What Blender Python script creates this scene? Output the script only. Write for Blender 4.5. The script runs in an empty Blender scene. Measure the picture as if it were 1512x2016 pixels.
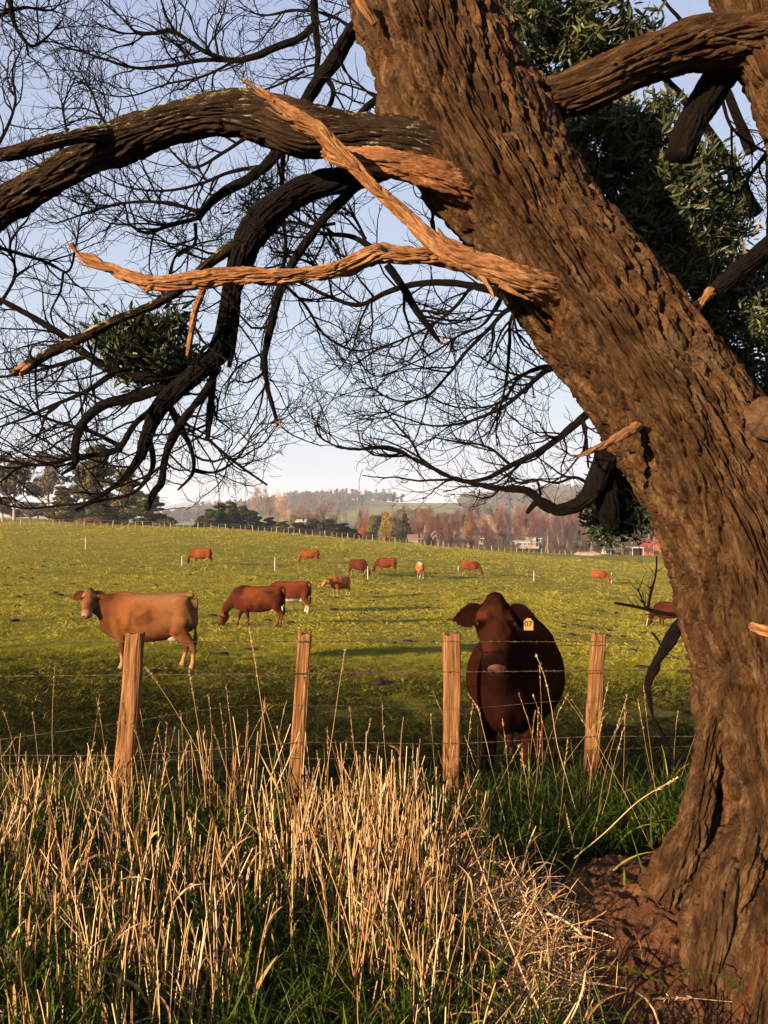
import bpy, math, random
import numpy as np
from mathutils import Vector, Matrix

random.seed(7)
rng = np.random.default_rng(7)
scn = bpy.context.scene
COL = scn.collection
R = math.radians

# ------------------------------------------------------------------ camera, sky, sun, exposure
F, CX, CY, CZ = 1456.0, 756.0, 1008.0, 1.75
cam_d = bpy.data.cameras.new('camera')
cam = bpy.data.objects.new('camera', cam_d)
COL.objects.link(cam)
cam.location = (0, 0, CZ)
cam.rotation_euler = (R(90), 0, 0)
cam_d.sensor_fit = 'VERTICAL'
cam_d.sensor_height = 36.0
cam_d.lens = F / 2016.0 * 36.0
cam_d.clip_start = 0.05
cam_d.clip_end = 30000
scn.camera = cam

SUN_EL, SUN_BACK = R(11.5), R(45.0)          # low sun behind the camera, to its left
sun_to = Vector((-math.sin(SUN_BACK) * math.cos(SUN_EL), -math.cos(SUN_BACK) * math.cos(SUN_EL), math.sin(SUN_EL)))
world = bpy.data.worlds.new('World')
scn.world = world
world.use_nodes = True
wn = world.node_tree
for n in list(wn.nodes): wn.nodes.remove(n)
sky = wn.nodes.new('ShaderNodeTexSky')
sky.sky_type = 'NISHITA'
sky.sun_disc = False
sky.sun_elevation = SUN_EL
sky.sun_rotation = math.atan2(sun_to.x, sun_to.y)
sky.air_density = 1.0
sky.dust_density = 0.3
sky.ozone_density = 2.2
# thin evening haze in the sky: the physical sky mixed with a pale lavender veil that thins with height
tc = wn.nodes.new('ShaderNodeTexCoord')
sp = wn.nodes.new('ShaderNodeSeparateXYZ'); wn.links.new(tc.outputs['Generated'], sp.inputs[0])
vr = wn.nodes.new('ShaderNodeValToRGB'); wn.links.new(sp.outputs['Z'], vr.inputs[0])
stops = [(0.0, (.84, .85, .90)), (0.10, (.80, .84, .94)), (0.27, (.70, .77, .93)), (0.53, (.56, .64, .88)), (1.0, (.26, .37, .70))]
while len(vr.color_ramp.elements) < len(stops): vr.color_ramp.elements.new(0.5)
for e, (p_, c_) in zip(vr.color_ramp.elements, stops): e.position = p_; e.color = (*c_, 1)
vm = wn.nodes.new('ShaderNodeVectorMath'); vm.operation = 'SCALE'; vm.inputs['Scale'].default_value = 4.9
wn.links.new(vr.outputs[0], vm.inputs[0])
mn = wn.nodes.new('ShaderNodeVectorMath'); mn.operation = 'MINIMUM'; mn.inputs[1].default_value = (4.6, 4.4, 4.7)
wn.links.new(sky.outputs[0], mn.inputs[0])
sm = wn.nodes.new('ShaderNodeMix'); sm.data_type = 'RGBA'; sm.inputs[0].default_value = 0.8
wn.links.new(mn.outputs[0], sm.inputs[6]); wn.links.new(vm.outputs[0], sm.inputs[7])
bg = wn.nodes.new('ShaderNodeBackground')
bg.inputs['Strength'].default_value = 0.053
wo = wn.nodes.new('ShaderNodeOutputWorld')
wn.links.new(sm.outputs[2], bg.inputs['Color'])
wn.links.new(bg.outputs[0], wo.inputs['Surface'])

sun_d = bpy.data.lights.new('sun', 'SUN')
sun_d.energy = 5.0
sun_d.angle = R(0.5)
sun_d.color = (1.0, 0.76, 0.50)
sun = bpy.data.objects.new('sun', sun_d)
COL.objects.link(sun)
sun.rotation_euler = sun_to.to_track_quat('Z', 'Y').to_euler()
sun.location = (0, -5, 8)

scn.view_settings.view_transform = 'Standard'
scn.view_settings.look = 'None'
scn.view_settings.exposure = 1.9
scn.view_settings.gamma = 1.0
scn.view_settings.use_curve_mapping = False
scn.render.engine = 'CYCLES'
cy = scn.cycles
cy.max_bounces = 4
cy.diffuse_bounces = 2
cy.glossy_bounces = 2
cy.transmission_bounces = 2
cy.transparent_max_bounces = 8
cy.volume_bounces = 0
cy.use_denoising = True
cy.use_adaptive_sampling = True
cy.adaptive_threshold = 0.02
cy.sample_clamp_indirect = 4.0

HAZE = 0.00021
# ------------------------------------------------------------------ helpers
def P(px, py, d):
    """photo pixel + distance (m) -> world point"""
    return np.array([(px - CX) / F * d, d, CZ - (py - CY) / F * d])

def hash3(i, j, k, s=0):
    i = i.astype(np.int64); j = j.astype(np.int64); k = k.astype(np.int64)
    h = (i * 73856093) ^ (j * 19349663) ^ (k * 83492791) ^ (s * 2654435761)
    h = (h ^ (h >> 13)) * 1274126177
    h = h & 0x7fffffff
    h = (h ^ (h >> 15)) * 2246822519
    return (h & 0xffffff) / float(0xffffff)

def noise(p, s=0):
    """value noise, p (...,3) -> -1..1"""
    q = np.floor(p); f = p - q
    f = f * f * f * (f * (f * 6 - 15) + 10)
    i, j, k = q[..., 0], q[..., 1], q[..., 2]
    x, y, z = f[..., 0], f[..., 1], f[..., 2]
    r = 0
    for a in (0, 1):
        wa = x if a else 1 - x
        for b in (0, 1):
            wb = y if b else 1 - y
            for c in (0, 1):
                wc = z if c else 1 - z
                r = r + wa * wb * wc * hash3(i + a, j + b, k + c, s)
    return r * 2 - 1

def voro(p, s=0):
    """3D cells: returns (F2 - F1, random value of the nearest cell)"""
    sh = p.shape[:-1]; p = p.reshape(-1, 3).astype(np.float32); q = np.floor(p); f = p - q
    d1 = np.full(len(p), 9., np.float32); d2 = d1.copy(); rv = np.zeros(len(p), np.float32)
    for a in (-1, 0, 1):
        for b in (-1, 0, 1):
            for c in (-1, 0, 1):
                i, j, k = q[:, 0] + a, q[:, 1] + b, q[:, 2] + c
                h = hash3(i, j, k, s); hx = (h * 7919.13) % 1; hy = (h * 3571.77) % 1; hz = (h * 1913.31) % 1
                dx = a + .1 + .8 * hx - f[:, 0]; dy = b + .1 + .8 * hy - f[:, 1]; dz = c + .1 + .8 * hz - f[:, 2]
                d = np.sqrt(dx * dx + dy * dy + dz * dz).astype(np.float32)
                m = d < d1; d2 = np.where(m, d1, np.minimum(d2, d)); rv = np.where(m, h, rv); d1 = np.where(m, d, d1)
    return (d2 - d1).reshape(sh), rv.reshape(sh)

def fbm(p, o=4, s=0, g=0.5):
    a, r, t = 1.0, 0, 0
    for n in range(o):
        r = r + a * noise(p * (2.03 ** n) + 17.3 * n, s + n); t += a; a *= g
    return r / t * 1.3

def mesh_np(name, v, f, tone=None, vec=None, smooth=True, colr=None):
    """v (N,3); f (M,4) or (M,3) array or list of such"""
    me = bpy.data.meshes.new(name)
    fs = f if isinstance(f, list) else [f]
    fs = [np.asarray(a, dtype=np.int32) for a in fs if len(a)]
    v = np.ascontiguousarray(v, dtype=np.float32)
    nl = sum(a.size for a in fs); nf = sum(len(a) for a in fs)
    me.vertices.add(len(v)); me.loops.add(nl); me.polygons.add(nf)
    me.vertices.foreach_set('co', v.ravel())
    me.loops.foreach_set('vertex_index', np.concatenate([a.ravel() for a in fs]))
    tot = np.concatenate([np.full(len(a), a.shape[1], dtype=np.int32) for a in fs])
    st = np.concatenate([[0], np.cumsum(tot)[:-1]]).astype(np.int32)
    me.polygons.foreach_set('loop_start', st)
    me.polygons.foreach_set('use_smooth', np.full(nf, smooth, dtype=bool))
    me.update(calc_edges=True)
    me.validate()
    if tone is not None:
        at = me.attributes.new('tone', 'FLOAT', 'POINT')
        at.data.foreach_set('value', np.asarray(tone, dtype=np.float32))
    if vec is not None:
        at = me.attributes.new('grain', 'FLOAT_VECTOR', 'POINT')
        at.data.foreach_set('vector', np.ascontiguousarray(vec, dtype=np.float32).ravel())
    if colr is not None:
        at = me.attributes.new('coat', 'FLOAT_COLOR', 'POINT')
        c4 = np.ones((len(v), 4), dtype=np.float32); c4[:, :3] = colr
        at.data.foreach_set('color', c4.ravel())
    return me

def link(name, me, m=None, parent=None, **props):
    o = bpy.data.objects.new(name, me)
    COL.objects.link(o)
    if m is not None and me is not None: me.materials.append(m)
    if parent is not None: o.parent = parent
    for k, v in props.items(): o[k] = v
    return o

def empty(name, loc=(0, 0, 0), **props):
    o = bpy.data.objects.new(name, None)
    COL.objects.link(o); o.location = loc
    o.empty_display_size = 0.1
    for k, v in props.items(): o[k] = v
    return o

def copy_tree(o, parent=None, **props):
    c = o.copy(); COL.objects.link(c)
    if parent is not None: c.parent = parent
    for k, v in props.items(): c[k] = v
    for ch in list(o.children): copy_tree(ch, c)
    return c

def hermite(x, xk, yk):
    """cubic through knots; yk (K,) or (K,Q) matched to x (Q,)"""
    xk = np.asarray(xk, float); yk = np.asarray(yk, float)
    i = np.clip(np.searchsorted(xk, x) - 1, 0, len(xk) - 2)
    h = xk[i + 1] - xk[i]
    t = np.clip((x - xk[i]) / h, 0, 1)
    sl = np.diff(yk, axis=0) / (np.diff(xk)[:, None] if yk.ndim == 2 else np.diff(xk))
    m = np.zeros_like(yk); m[1:-1] = np.where(sl[1:] * sl[:-1] > 0, 2 * sl[1:] * sl[:-1] / (sl[1:] + sl[:-1] + 1e-12 * np.sign(sl[1:] + 1e-9)), 0)
    m[0], m[-1] = sl[0], sl[-1]
    if yk.ndim == 2:
        q = np.arange(len(x)); y0, y1, m0, m1 = yk[i, q], yk[i + 1, q], m[i, q], m[i + 1, q]
    else:
        y0, y1, m0, m1 = yk[i], yk[i + 1], m[i], m[i + 1]
    t2, t3 = t * t, t * t * t
    return (2 * t3 - 3 * t2 + 1) * y0 + (t3 - 2 * t2 + t) * h * m0 + (-2 * t3 + 3 * t2) * y1 + (t3 - t2) * h * m1

def resample(ctrl, n):
    """Catmull-Rom through rows of ctrl (K,D), n samples even in chord length (first 3 columns)"""
    c = np.asarray(ctrl, float)
    if len(c) == 2: c = np.array([c[0], (c[0] + c[1]) / 2, c[1]])
    ch = np.concatenate([[0], np.cumsum(np.linalg.norm(np.diff(c[:, :3], axis=0), axis=1))])
    s = np.linspace(0, ch[-1], n)
    d = np.gradient(c, ch, axis=0)
    i = np.clip(np.searchsorted(ch, s) - 1, 0, len(c) - 2)
    h = (ch[i + 1] - ch[i])[:, None]; t = ((s - ch[i])[:, None]) / h
    t2, t3 = t * t, t ** 3
    return (2 * t3 - 3 * t2 + 1) * c[i] + (t3 - 2 * t2 + t) * h * d[i] + (-2 * t3 + 3 * t2) * c[i + 1] + (t3 - t2) * h * d[i + 1]

def frames(pts, ref=(0, -1, 0)):
    t = np.gradient(pts, axis=0); t /= np.linalg.norm(t, axis=1)[:, None] + 1e-12
    u = np.zeros_like(t); r = np.array(ref, float)
    for i in range(len(t)):
        r = r - t[i] * np.dot(r, t[i])
        nr = np.linalg.norm(r)
        if nr < 1e-6: r = np.array([1.0, 0.1, 0]); r -= t[i] * np.dot(r, t[i]); nr = np.linalg.norm(r)
        r = r / nr; u[i] = r
    return t, u, np.cross(t, u)

def tubes(pts, rad, k=3, phase=0.0):
    """batch of tubes: pts (M,n,3), rad (M,n) -> verts, quads"""
    M, n, _ = pts.shape
    t = np.gradient(pts, axis=1); t /= np.linalg.norm(t, axis=2, keepdims=True) + 1e-12
    t0 = t[:, n // 2]
    ref = np.where(np.abs(t0[:, 1:2]) > 0.8, np.array([[1.0, 0, 0]]), np.array([[0, 1.0, 0]]))[:, None, :]
    u = ref - t * np.sum(ref * t, axis=2, keepdims=True); u /= np.linalg.norm(u, axis=2, keepdims=True) + 1e-12
    w = np.cross(t, u)
    a = np.arange(k) / k * 2 * math.pi + phase
    v = pts[:, :, None, :] + rad[:, :, None, None] * (u[:, :, None, :] * np.cos(a)[None, None, :, None] + w[:, :, None, :] * np.sin(a)[None, None, :, None])
    base = (np.arange(M) * n * k)[:, None, None]
    i = np.arange(n - 1)[None, :, None] * k; j = np.arange(k)[None, None, :]; j2 = (j + 1) % k
    f = np.stack([base + i + j, base + i + j2, base + i + k + j2, base + i + k + j], axis=-1).reshape(-1, 4)
    return v.reshape(-1, 3), f

def join(parts):
    vs, fs, o = [], [], 0
    for v, f in parts:
        vs.append(v); fs.append(np.asarray(f) + o); o += len(v)
    return np.concatenate(vs), np.concatenate(fs)

def box(c, s, rz=0.0):
    x, y, z = s[0] / 2, s[1] / 2, s[2] / 2
    v = np.array([[-x, -y, -z], [x, -y, -z], [x, y, -z], [-x, y, -z], [-x, -y, z], [x, -y, z], [x, y, z], [-x, y, z]])
    cr, sr = math.cos(rz), math.sin(rz)
    v = v @ np.array([[cr, sr, 0], [-sr, cr, 0], [0, 0, 1]]) + np.array(c)
    f = np.array([[0, 3, 2, 1], [4, 5, 6, 7], [0, 1, 5, 4], [1, 2, 6, 5], [2, 3, 7, 6], [3, 0, 4, 7]])
    return v, f

# ------------------------------------------------------------------ materials
class NT:
    def __init__(s, name):
        s.m = bpy.data.materials.new(name); s.m.use_nodes = True; s.t = s.m.node_tree
        s.b = s.t.nodes['Principled BSDF']; s.out = s.t.nodes['Material Output']
        s.b.inputs['Specular IOR Level'].default_value = 0.08
    def n(s, typ, ins=None, **kw):
        x = s.t.nodes.new(typ)
        for k, v in kw.items(): setattr(x, k, v)
        for k, v in (ins or {}).items():
            if isinstance(v, bpy.types.NodeSocket): s.t.links.new(v, x.inputs[k])
            else: x.inputs[k].default_value = v
        return x
    def l(s, a, b): s.t.links.new(a, b)
    def ramp(s, fac, stops, interp='LINEAR'):
        r = s.n('ShaderNodeValToRGB'); s.l(fac, r.inputs[0]); cr = r.color_ramp; cr.interpolation = interp
        while len(cr.elements) < len(stops): cr.elements.new(0.5)
        for e, (p, c) in zip(cr.elements, stops): e.position = p; e.color = (*c, 1)
        return r.outputs[0]
    def noise(s, vec, scale, detail=4, rough=0.55, dist=0.0):
        x = s.n('ShaderNodeTexNoise', {'Scale': scale, 'Detail': detail, 'Roughness': rough, 'Distortion': dist})
        if vec is not None: s.l(vec, x.inputs['Vector'])
        return x.outputs['Fac']
    def mix(s, f, a, b, mode='MIX'):
        x = s.n('ShaderNodeMix', data_type='RGBA', blend_type=mode)
        for i, v in ((0, f), (6, a), (7, b)):
            if isinstance(v, bpy.types.NodeSocket): s.l(v, x.inputs[i])
            else: x.inputs[i].default_value = v if i == 0 else (*v, 1)
        return x.outputs[2]
    def math(s, op, a, b=0.0, c=0.0, clamp=False):
        x = s.n('ShaderNodeMath', operation=op, use_clamp=clamp)
        for i, v in enumerate((a, b, c)):
            if isinstance(v, bpy.types.NodeSocket): s.l(v, x.inputs[i])
            else: x.inputs[i].default_value = v
        return x.outputs[0]
    def bump(s, h, strength=0.5, dist=0.01):
        x = s.n('ShaderNodeBump', {'Strength': strength, 'Distance': dist, 'Height': h})
        s.l(x.outputs[0], s.b.inputs['Normal'])
    def attr(s, name): return s.n('ShaderNodeAttribute', attribute_name=name)
    def vscale(s, vec, sc):
        x = s.n('ShaderNodeMapping'); s.l(vec, x.inputs['Vector']); x.inputs['Scale'].default_value = sc; return x.outputs[0]
    def color(s, c):
        if isinstance(c, bpy.types.NodeSocket): s.l(c, s.b.inputs['Base Color'])
        else: s.b.inputs['Base Color'].default_value = (*c, 1)
    def rough(s, r): s.b.inputs['Roughness'].default_value = r
    def coord(s, w='Object'): return s.n('ShaderNodeTexCoord').outputs[w]
    def trans(s, col, fac):
        """part of the light passes through a thin leaf"""
        tr = s.n('ShaderNodeBsdfTranslucent'); s.l(col, tr.inputs[0])
        mx = s.n('ShaderNodeMixShader', {0: fac}); s.l(s.b.outputs[0], mx.inputs[1]); s.l(tr.outputs[0], mx.inputs[2])
        s.l(mx.outputs[0], s.out.inputs['Surface'])

def K(c, k): return tuple(x * k for x in c)

def plain(name, c, rough=0.8, var=0.15, scale=6.0):
    c = K(c, .58); m = NT(name); f = m.noise(m.coord(), scale, 5, 0.6)
    m.color(m.ramp(f, [(0.3, tuple(x * (1 - var) for x in c)), (0.7, tuple(min(1, x * (1 + var)) for x in c))])); m.rough(rough)
    return m.m

def tone_mat(name, stops, rough=0.75, transl=0.0, spec=0.2, vary=0.0, k=.6):
    stops = [(p, K(c, k)) for p, c in stops]; m = NT(name); t = m.attr('tone').outputs['Fac']
    c = m.ramp(t, stops)
    if vary:
        r = m.n('ShaderNodeObjectInfo').outputs['Random']
        h = m.n('ShaderNodeHueSaturation', {'Color': c}); m.l(m.math('MULTIPLY_ADD', r, vary, 1 - vary / 2), h.inputs['Value']); c = h.outputs[0]
    m.color(c); m.rough(rough)
    m.b.inputs['Specular IOR Level'].default_value = spec
    if transl: m.trans(c, transl)
    return m.m
# ------------------------------------------------------------------ ground
GX = np.array([-700, 0, 400, 756, 1100, 1400, 1900.])
GU = (GX - CX) / F
GD = np.array([0.3, 4.7, 6, 9, 13, 23, 38, 58, 90, 122, 150, 185, 260, 450, 900, 2500, 9000.])
GZ = np.array([
 [0, 0, 0, 0, 0, 0, 0],
 [-.16] * 7,
 [-.47] * 7,
 [-.80, -.83, -.86, -.90, -.94, -.97, -1.0],
 [-.86, -.96, -1.03, -1.14, -1.25, -1.35, -1.5],
 [-1.1, -1.5, -1.8, -2.0, -2.3, -2.6, -2.9],
 [-1.3, -1.9, -2.3, -2.85, -3.4, -4.2, -4.9],
 [-1.0, -1.6, -2.2, -3.2, -4.3, -5.3, -6.3],
 [-.4, -.9, -1.5, -3.2, -5.3, -6.9, -8.4],
 [.1, -.3, -1.15, -3.35, -6.2, -7.9, -9.6],
 [.3, .15, -1.3, -4.3, -7.0, -8.3, -10],
 [0.4, 0.2, -2.0, -6.0, -8.2, -9.2, -11],
 [-1, -1.6, -6, -9, -10, -11.5, -12.5],
 [-8, -9, -12, -13, -13, -14, -14],
 [-12, -14, -16, -15, -15, -15, -15],
 [-18] * 7,
 [-30] * 7])

TREE_X, TREE_Y = 1.62, 3.02
def gz(x, y):
    x = np.atleast_1d(np.asarray(x, float)); y = np.atleast_1d(np.asarray(y, float))
    shp = x.shape; x = x.ravel(); y = y.ravel()
    r = np.hypot(x, y); a = np.arctan2(x, y)
    lim = 0.75
    ab = np.abs(a)
    a2 = np.where(ab < lim, ab, lim * (math.pi - ab) / (math.pi - lim)) * np.sign(a)
    d = np.clip(r * np.cos(a2), 0.3, 9000)
    u = np.clip(np.tan(a2), GU[0], GU[-1])
    rows = np.stack([hermite(u, GU, g) for g in GZ])
    z = hermite(np.log(d), np.log(GD), rows)
    m = np.hypot((x - TREE_X) / 0.95, (y - TREE_Y) / 0.72)
    z = z + 0.36 * np.exp(-m ** 2 * 1.15)
    z = z + 0.05 * np.exp(-((y - 3.6) / 1.1) ** 2) * fbm(np.stack([x, y, 0 * x], -1) * 1.3, 2, 3)
    far = np.clip((r - 4) / 10, 0, 1) * np.clip((300 - r) / 150, 0, 1)
    z = z + far * 0.05 * fbm(np.stack([x * .35, y * .35, 0 * x], -1), 3, 5)
    z = z + far * 0.018 * noise(np.stack([x * 2.1, y * 2.1, 0 * x], -1), 9)
    return z.reshape(shp)

def gz1(x, y): return float(gz(x, y)[0])

ang = np.concatenate([np.linspace(-math.pi, -0.7, 40, endpoint=False), np.linspace(-0.7, 0.7, 420), np.linspace(0.7, math.pi, 41)[1:-1]])
rad = np.concatenate([[0.05], np.geomspace(0.4, 14000, 430)])
AA, RR = np.meshgrid(ang, rad)
gx_, gy_ = RR * np.sin(AA), RR * np.cos(AA)
gv = np.stack([gx_, gy_, gz(gx_, gy_)], -1).reshape(-1, 3)
na, nr = len(ang), len(rad)
i, j = np.meshgrid(np.arange(nr - 1), np.arange(na), indexing='ij')
j2 = (j + 1) % na
gf = np.stack([i * na + j, i * na + j2, (i + 1) * na + j2, (i + 1) * na + j], -1).reshape(-1, 4)[:, ::-1]
gv = np.concatenate([gv, [[0, 0, gz1(0, 0.01)]]])
cap = np.stack([np.full(na, len(gv) - 1), (np.arange(na) + 1) % na, np.arange(na)], -1)

def ground_mat():
    m = NT('pasture_ground')
    pos = m.n('ShaderNodeNewGeometry').outputs['Position']
    sep = m.n('ShaderNodeSeparateXYZ'); m.l(pos, sep.inputs[0]); y = sep.outputs['Y']
    n1 = m.noise(m.vscale(pos, (0.10, 0.30, 0.3)), 1.0, 6, 0.6)
    n2 = m.noise(m.vscale(pos, (1.0, 1.0, 1.0)), 1.4, 6, 0.65)
    n3 = m.noise(pos, 22.0, 4, 0.7)
    a = m.ramp(n1, [(0.34, (0.13, 0.13, 0.009)), (0.5, (0.20, 0.175, 0.013)), (0.66, (0.28, 0.22, 0.03))])
    b = m.ramp(n2, [(0.3, (0.085, 0.09, 0.008)), (0.5, (0.19, 0.165, 0.013)), (0.72, (0.28, 0.22, 0.035))])
    c = m.mix(0.45, a, b)
    c = m.mix(m.ramp(n3, [(0.35, (0, 0, 0)), (0.75, (0.5, 0.5, 0.5))]), c, (0.03, 0.034, 0.005))
    # worn dry strips across the slope
    st = m.noise(m.vscale(pos, (0.035, 0.16, 0.3)), 1.0, 5, 0.6, 0.6)
    c = m.mix(m.ramp(st, [(0.57, (0, 0, 0)), (0.66, (0.6, 0.6, 0.6))]), c, (0.26, 0.165, 0.035))
    fence_shade = m.n('ShaderNodeMapRange', {'Value': y, 'From Min': 13.0, 'From Max': 7.5, 'To Max': 0.85}).outputs[0]  # shade behind the fence, painted as a dark band into the ground colour
    c = m.mix(fence_shade, c, m.ramp(n2, [(0.35, (0.018, 0.013, 0.006)), (0.65, (0.05, 0.045, 0.012))]))
    # verge litter close to the camera, greyer land beyond the paddock
    near = m.math('SUBTRACT', 5.6, y, clamp=True)
    soil = m.ramp(m.noise(pos, 9.0, 6, 0.7), [(0.3, (0.008, 0.005, 0.003)), (0.55, (0.024, 0.014, 0.007)), (0.75, (0.055, 0.033, 0.015))])
    c = m.mix(near, c, soil)
    farf = m.n('ShaderNodeMapRange', {'Value': y, 'From Min': 190.0, 'From Max': 300.0}).outputs[0]
    c = m.mix(farf, c, m.ramp(m.noise(pos, 0.012, 5, 0.6), [(0.35, (0.035, 0.04, 0.012)), (0.6, (0.07, 0.06, 0.03))]))
    m.color(c); m.rough(0.95); m.b.inputs['Specular IOR Level'].default_value = 0.05
    bh = m.math('ADD', m.noise(pos, 6.0, 5, 0.75), m.noise(pos, 1.1, 3, 0.6))
    m.bump(bh, 0.9, 0.16)
    return m.m
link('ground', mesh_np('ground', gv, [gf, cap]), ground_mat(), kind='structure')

# bare soil bank round the foot of the tree
def soil_mat():
    m = NT('bare_soil')
    pos = m.coord()
    n1 = m.noise(pos, 5.0, 6, 0.65, 0.5); n2 = m.noise(pos, 55.0, 4, 0.7)
    c = m.ramp(n1, [(0.3, (0.028, 0.012, 0.006)), (0.55, (0.085, 0.036, 0.016)), (0.75, (0.16, 0.075, 0.032))])
    c = m.mix(m.ramp(n2, [(0.62, (0, 0, 0)), (0.72, (0.7, 0.7, 0.7))]), c, (0.28, 0.15, 0.08))
    m.color(c); m.rough(0.95)
    m.bump(m.math('ADD', m.noise(pos, 90.0, 5, 0.7), m.math('MULTIPLY', m.noise(pos, 30.0, 4, 0.7), 2.0)), 0.8, 0.012)
    return m.m
nx, ny = 330, 300
sx, sy = np.meshgrid(np.linspace(0.35, 2.6, nx), np.linspace(1.95, 4.3, ny))
sx = sx + 0.003 * rng.standard_normal(sx.shape); sy = sy + 0.003 * rng.standard_normal(sy.shape)
p3 = np.stack([sx, sy, 0 * sx], -1)
edge = np.hypot((sx - TREE_X) / 1.15, (sy - 3.02) / 0.95) + 0.22 * fbm(p3 * 2.5, 3, 31)
msk = np.clip((1.08 - edge) / 0.22, 0, 1); msk = msk * msk * (3 - 2 * msk)
clod = 0.020 * fbm(p3 * 9, 4, 32) + 0.022 * np.clip(1 - np.abs(fbm(p3 * 7 + 4, 3, 35)) * 3.2, 0, 1) + 0.012 * fbm(p3 * 34, 3, 36)
sz = gz(sx, sy) - 0.05 + msk * (0.072 + clod)
i, j = np.meshgrid(np.arange(ny - 1), np.arange(nx - 1), indexing='ij')
sf = np.stack([i * nx + j, i * nx + j + 1, (i + 1) * nx + j + 1, (i + 1) * nx + j], -1).reshape(-1, 4)
link('soil_bank', mesh_np('soil_bank', np.stack([sx, sy, sz], -1).reshape(-1, 3), sf), soil_mat(), kind='structure')
# ------------------------------------------------------------------ the big leaning tree
def bark_h(q, fx=17.0, st=0.15, depth=0.020, s=0):
    """furrowed bark relief: interlaced ridges with dark fissures; q = (R cos, R sin, length) in metres, returns metres"""
    fx = fx * 1.55
    g = q * np.array([fx, fx, fx * st])
    w = np.stack([noise(g * 0.35, s + 40), noise(g * 0.35, s + 41), noise(g * 0.5, s + 42)], -1)
    g = g + w * np.array([1.0, 1.0, 0.4]) + 0.22 * np.stack([noise(g * 1.9, s + 43), noise(g * 1.9, s + 44), noise(g * 1.9, s + 45)], -1)
    e, rv = voro(g, s)
    wall = np.clip(e / 0.30, 0, 1); wall = wall ** .8
    n2 = noise(g * np.array([1.7, 1.7, 1.5]) + 7, s + 2); n3 = noise(g * np.array([3.4, 3.4, 3.8]) + 3, s + 3)
    c2 = np.exp(-(n2 / 0.12) ** 2); c3 = np.exp(-(n3 / 0.2) ** 2)
    big = fbm(q * np.array([9., 9., 3.]) + 11, 2, s + 9)
    saw = (rv * 3 + g[..., 2] * 0.8 + 0.6 * n2) % 1.0           # ridges lift at one end
    return depth * (-1.0 + wall * (0.85 + 0.30 * rv + 0.35 * saw) - 0.42 * c2 * (0.4 + 0.6 * wall) - 0.25 * c3 + 0.45 * big + 0.18 * noise(g * 6.5, s + 5) + 0.10 * noise(g * 13, s + 6))

def big_limb(name, ctrl, nu, nv, depth=0.02, fx=17.0, ref=(0, -1, 0), knots=(), flare=None, seed=0, squash=0.0, dense=0.75, tip=None):
    """ctrl rows (x, y, z, r) -> furrowed tube mesh with grain coordinates"""
    c = resample(ctrl, nv)
    pts, r = c[:, :3], np.maximum(c[:, 3], 0.001)
    t, u, w = frames(pts, ref)
    s = np.concatenate([[0], np.cumsum(np.linalg.norm(np.diff(pts, axis=0), axis=1))])
    a = np.linspace(0, 2 * math.pi, nu, endpoint=False)
    a = a - dense * np.sin(a)                      # more columns on the side nearest the reference
    rm = np.mean(r)
    A, S = np.meshgrid(a, s); Rr = r[:, None] * np.ones_like(A)
    q = np.stack([np.cos(A) * (0.5 * Rr + 0.5 * rm), np.sin(A) * (0.5 * Rr + 0.5 * rm), S], -1)
    lump = fbm(q * np.array([3.2, 3.2, 1.4]) / max(rm, 0.03) * 0.28 + seed, 3, 60 + seed) * 0.10
    R1 = Rr * (1 + lump)
    if flare is not None: R1 = R1 * flare(A, S)
    h = bark_h(q + seed * 3.7, fx=fx, depth=depth, s=seed)
    dirv = u[:, None, :] * np.cos(A)[..., None] + w[:, None, :] * np.sin(A)[..., None] * (1 - squash)
    base = pts[:, None, :] + dirv * R1[..., None]
    for (k, kr, kh) in knots:
        d2 = np.sum((base - np.array(k)) ** 2, -1) / kr ** 2
        R1 = R1 + kh * np.exp(-d2)
    v = pts[:, None, :] + dirv * (R1 + h)[..., None]
    v = v.reshape(-1, 3)
    i, j = np.meshgrid(np.arange(nv - 1), np.arange(nu), indexing='ij'); j2 = (j + 1) % nu
    f = np.stack([i * nu + j, i * nu + j2, (i + 1) * nu + j2, (i + 1) * nu + j], -1).reshape(-1, 4)
    e = len(v)
    v = np.concatenate([v, [pts[0]], [pts[-1] + t[-1] * (0.3 * r[-1])]])
    jj = np.arange(nu)
    caps = np.concatenate([np.stack([np.full(nu, e), (jj + 1) % nu, jj], -1), np.stack([np.full(nu, e + 1), (nv - 1) * nu + jj, (nv - 1) * nu + (jj + 1) % nu], -1)])
    qq = np.concatenate([q.reshape(-1, 3), [q[0, 0]], [q[-1, 0]]])
    hh = np.concatenate([h.reshape(-1) / depth, [0, 0]])
    return mesh_np(name, v, [f, caps], vec=qq, tone=hh)

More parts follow.
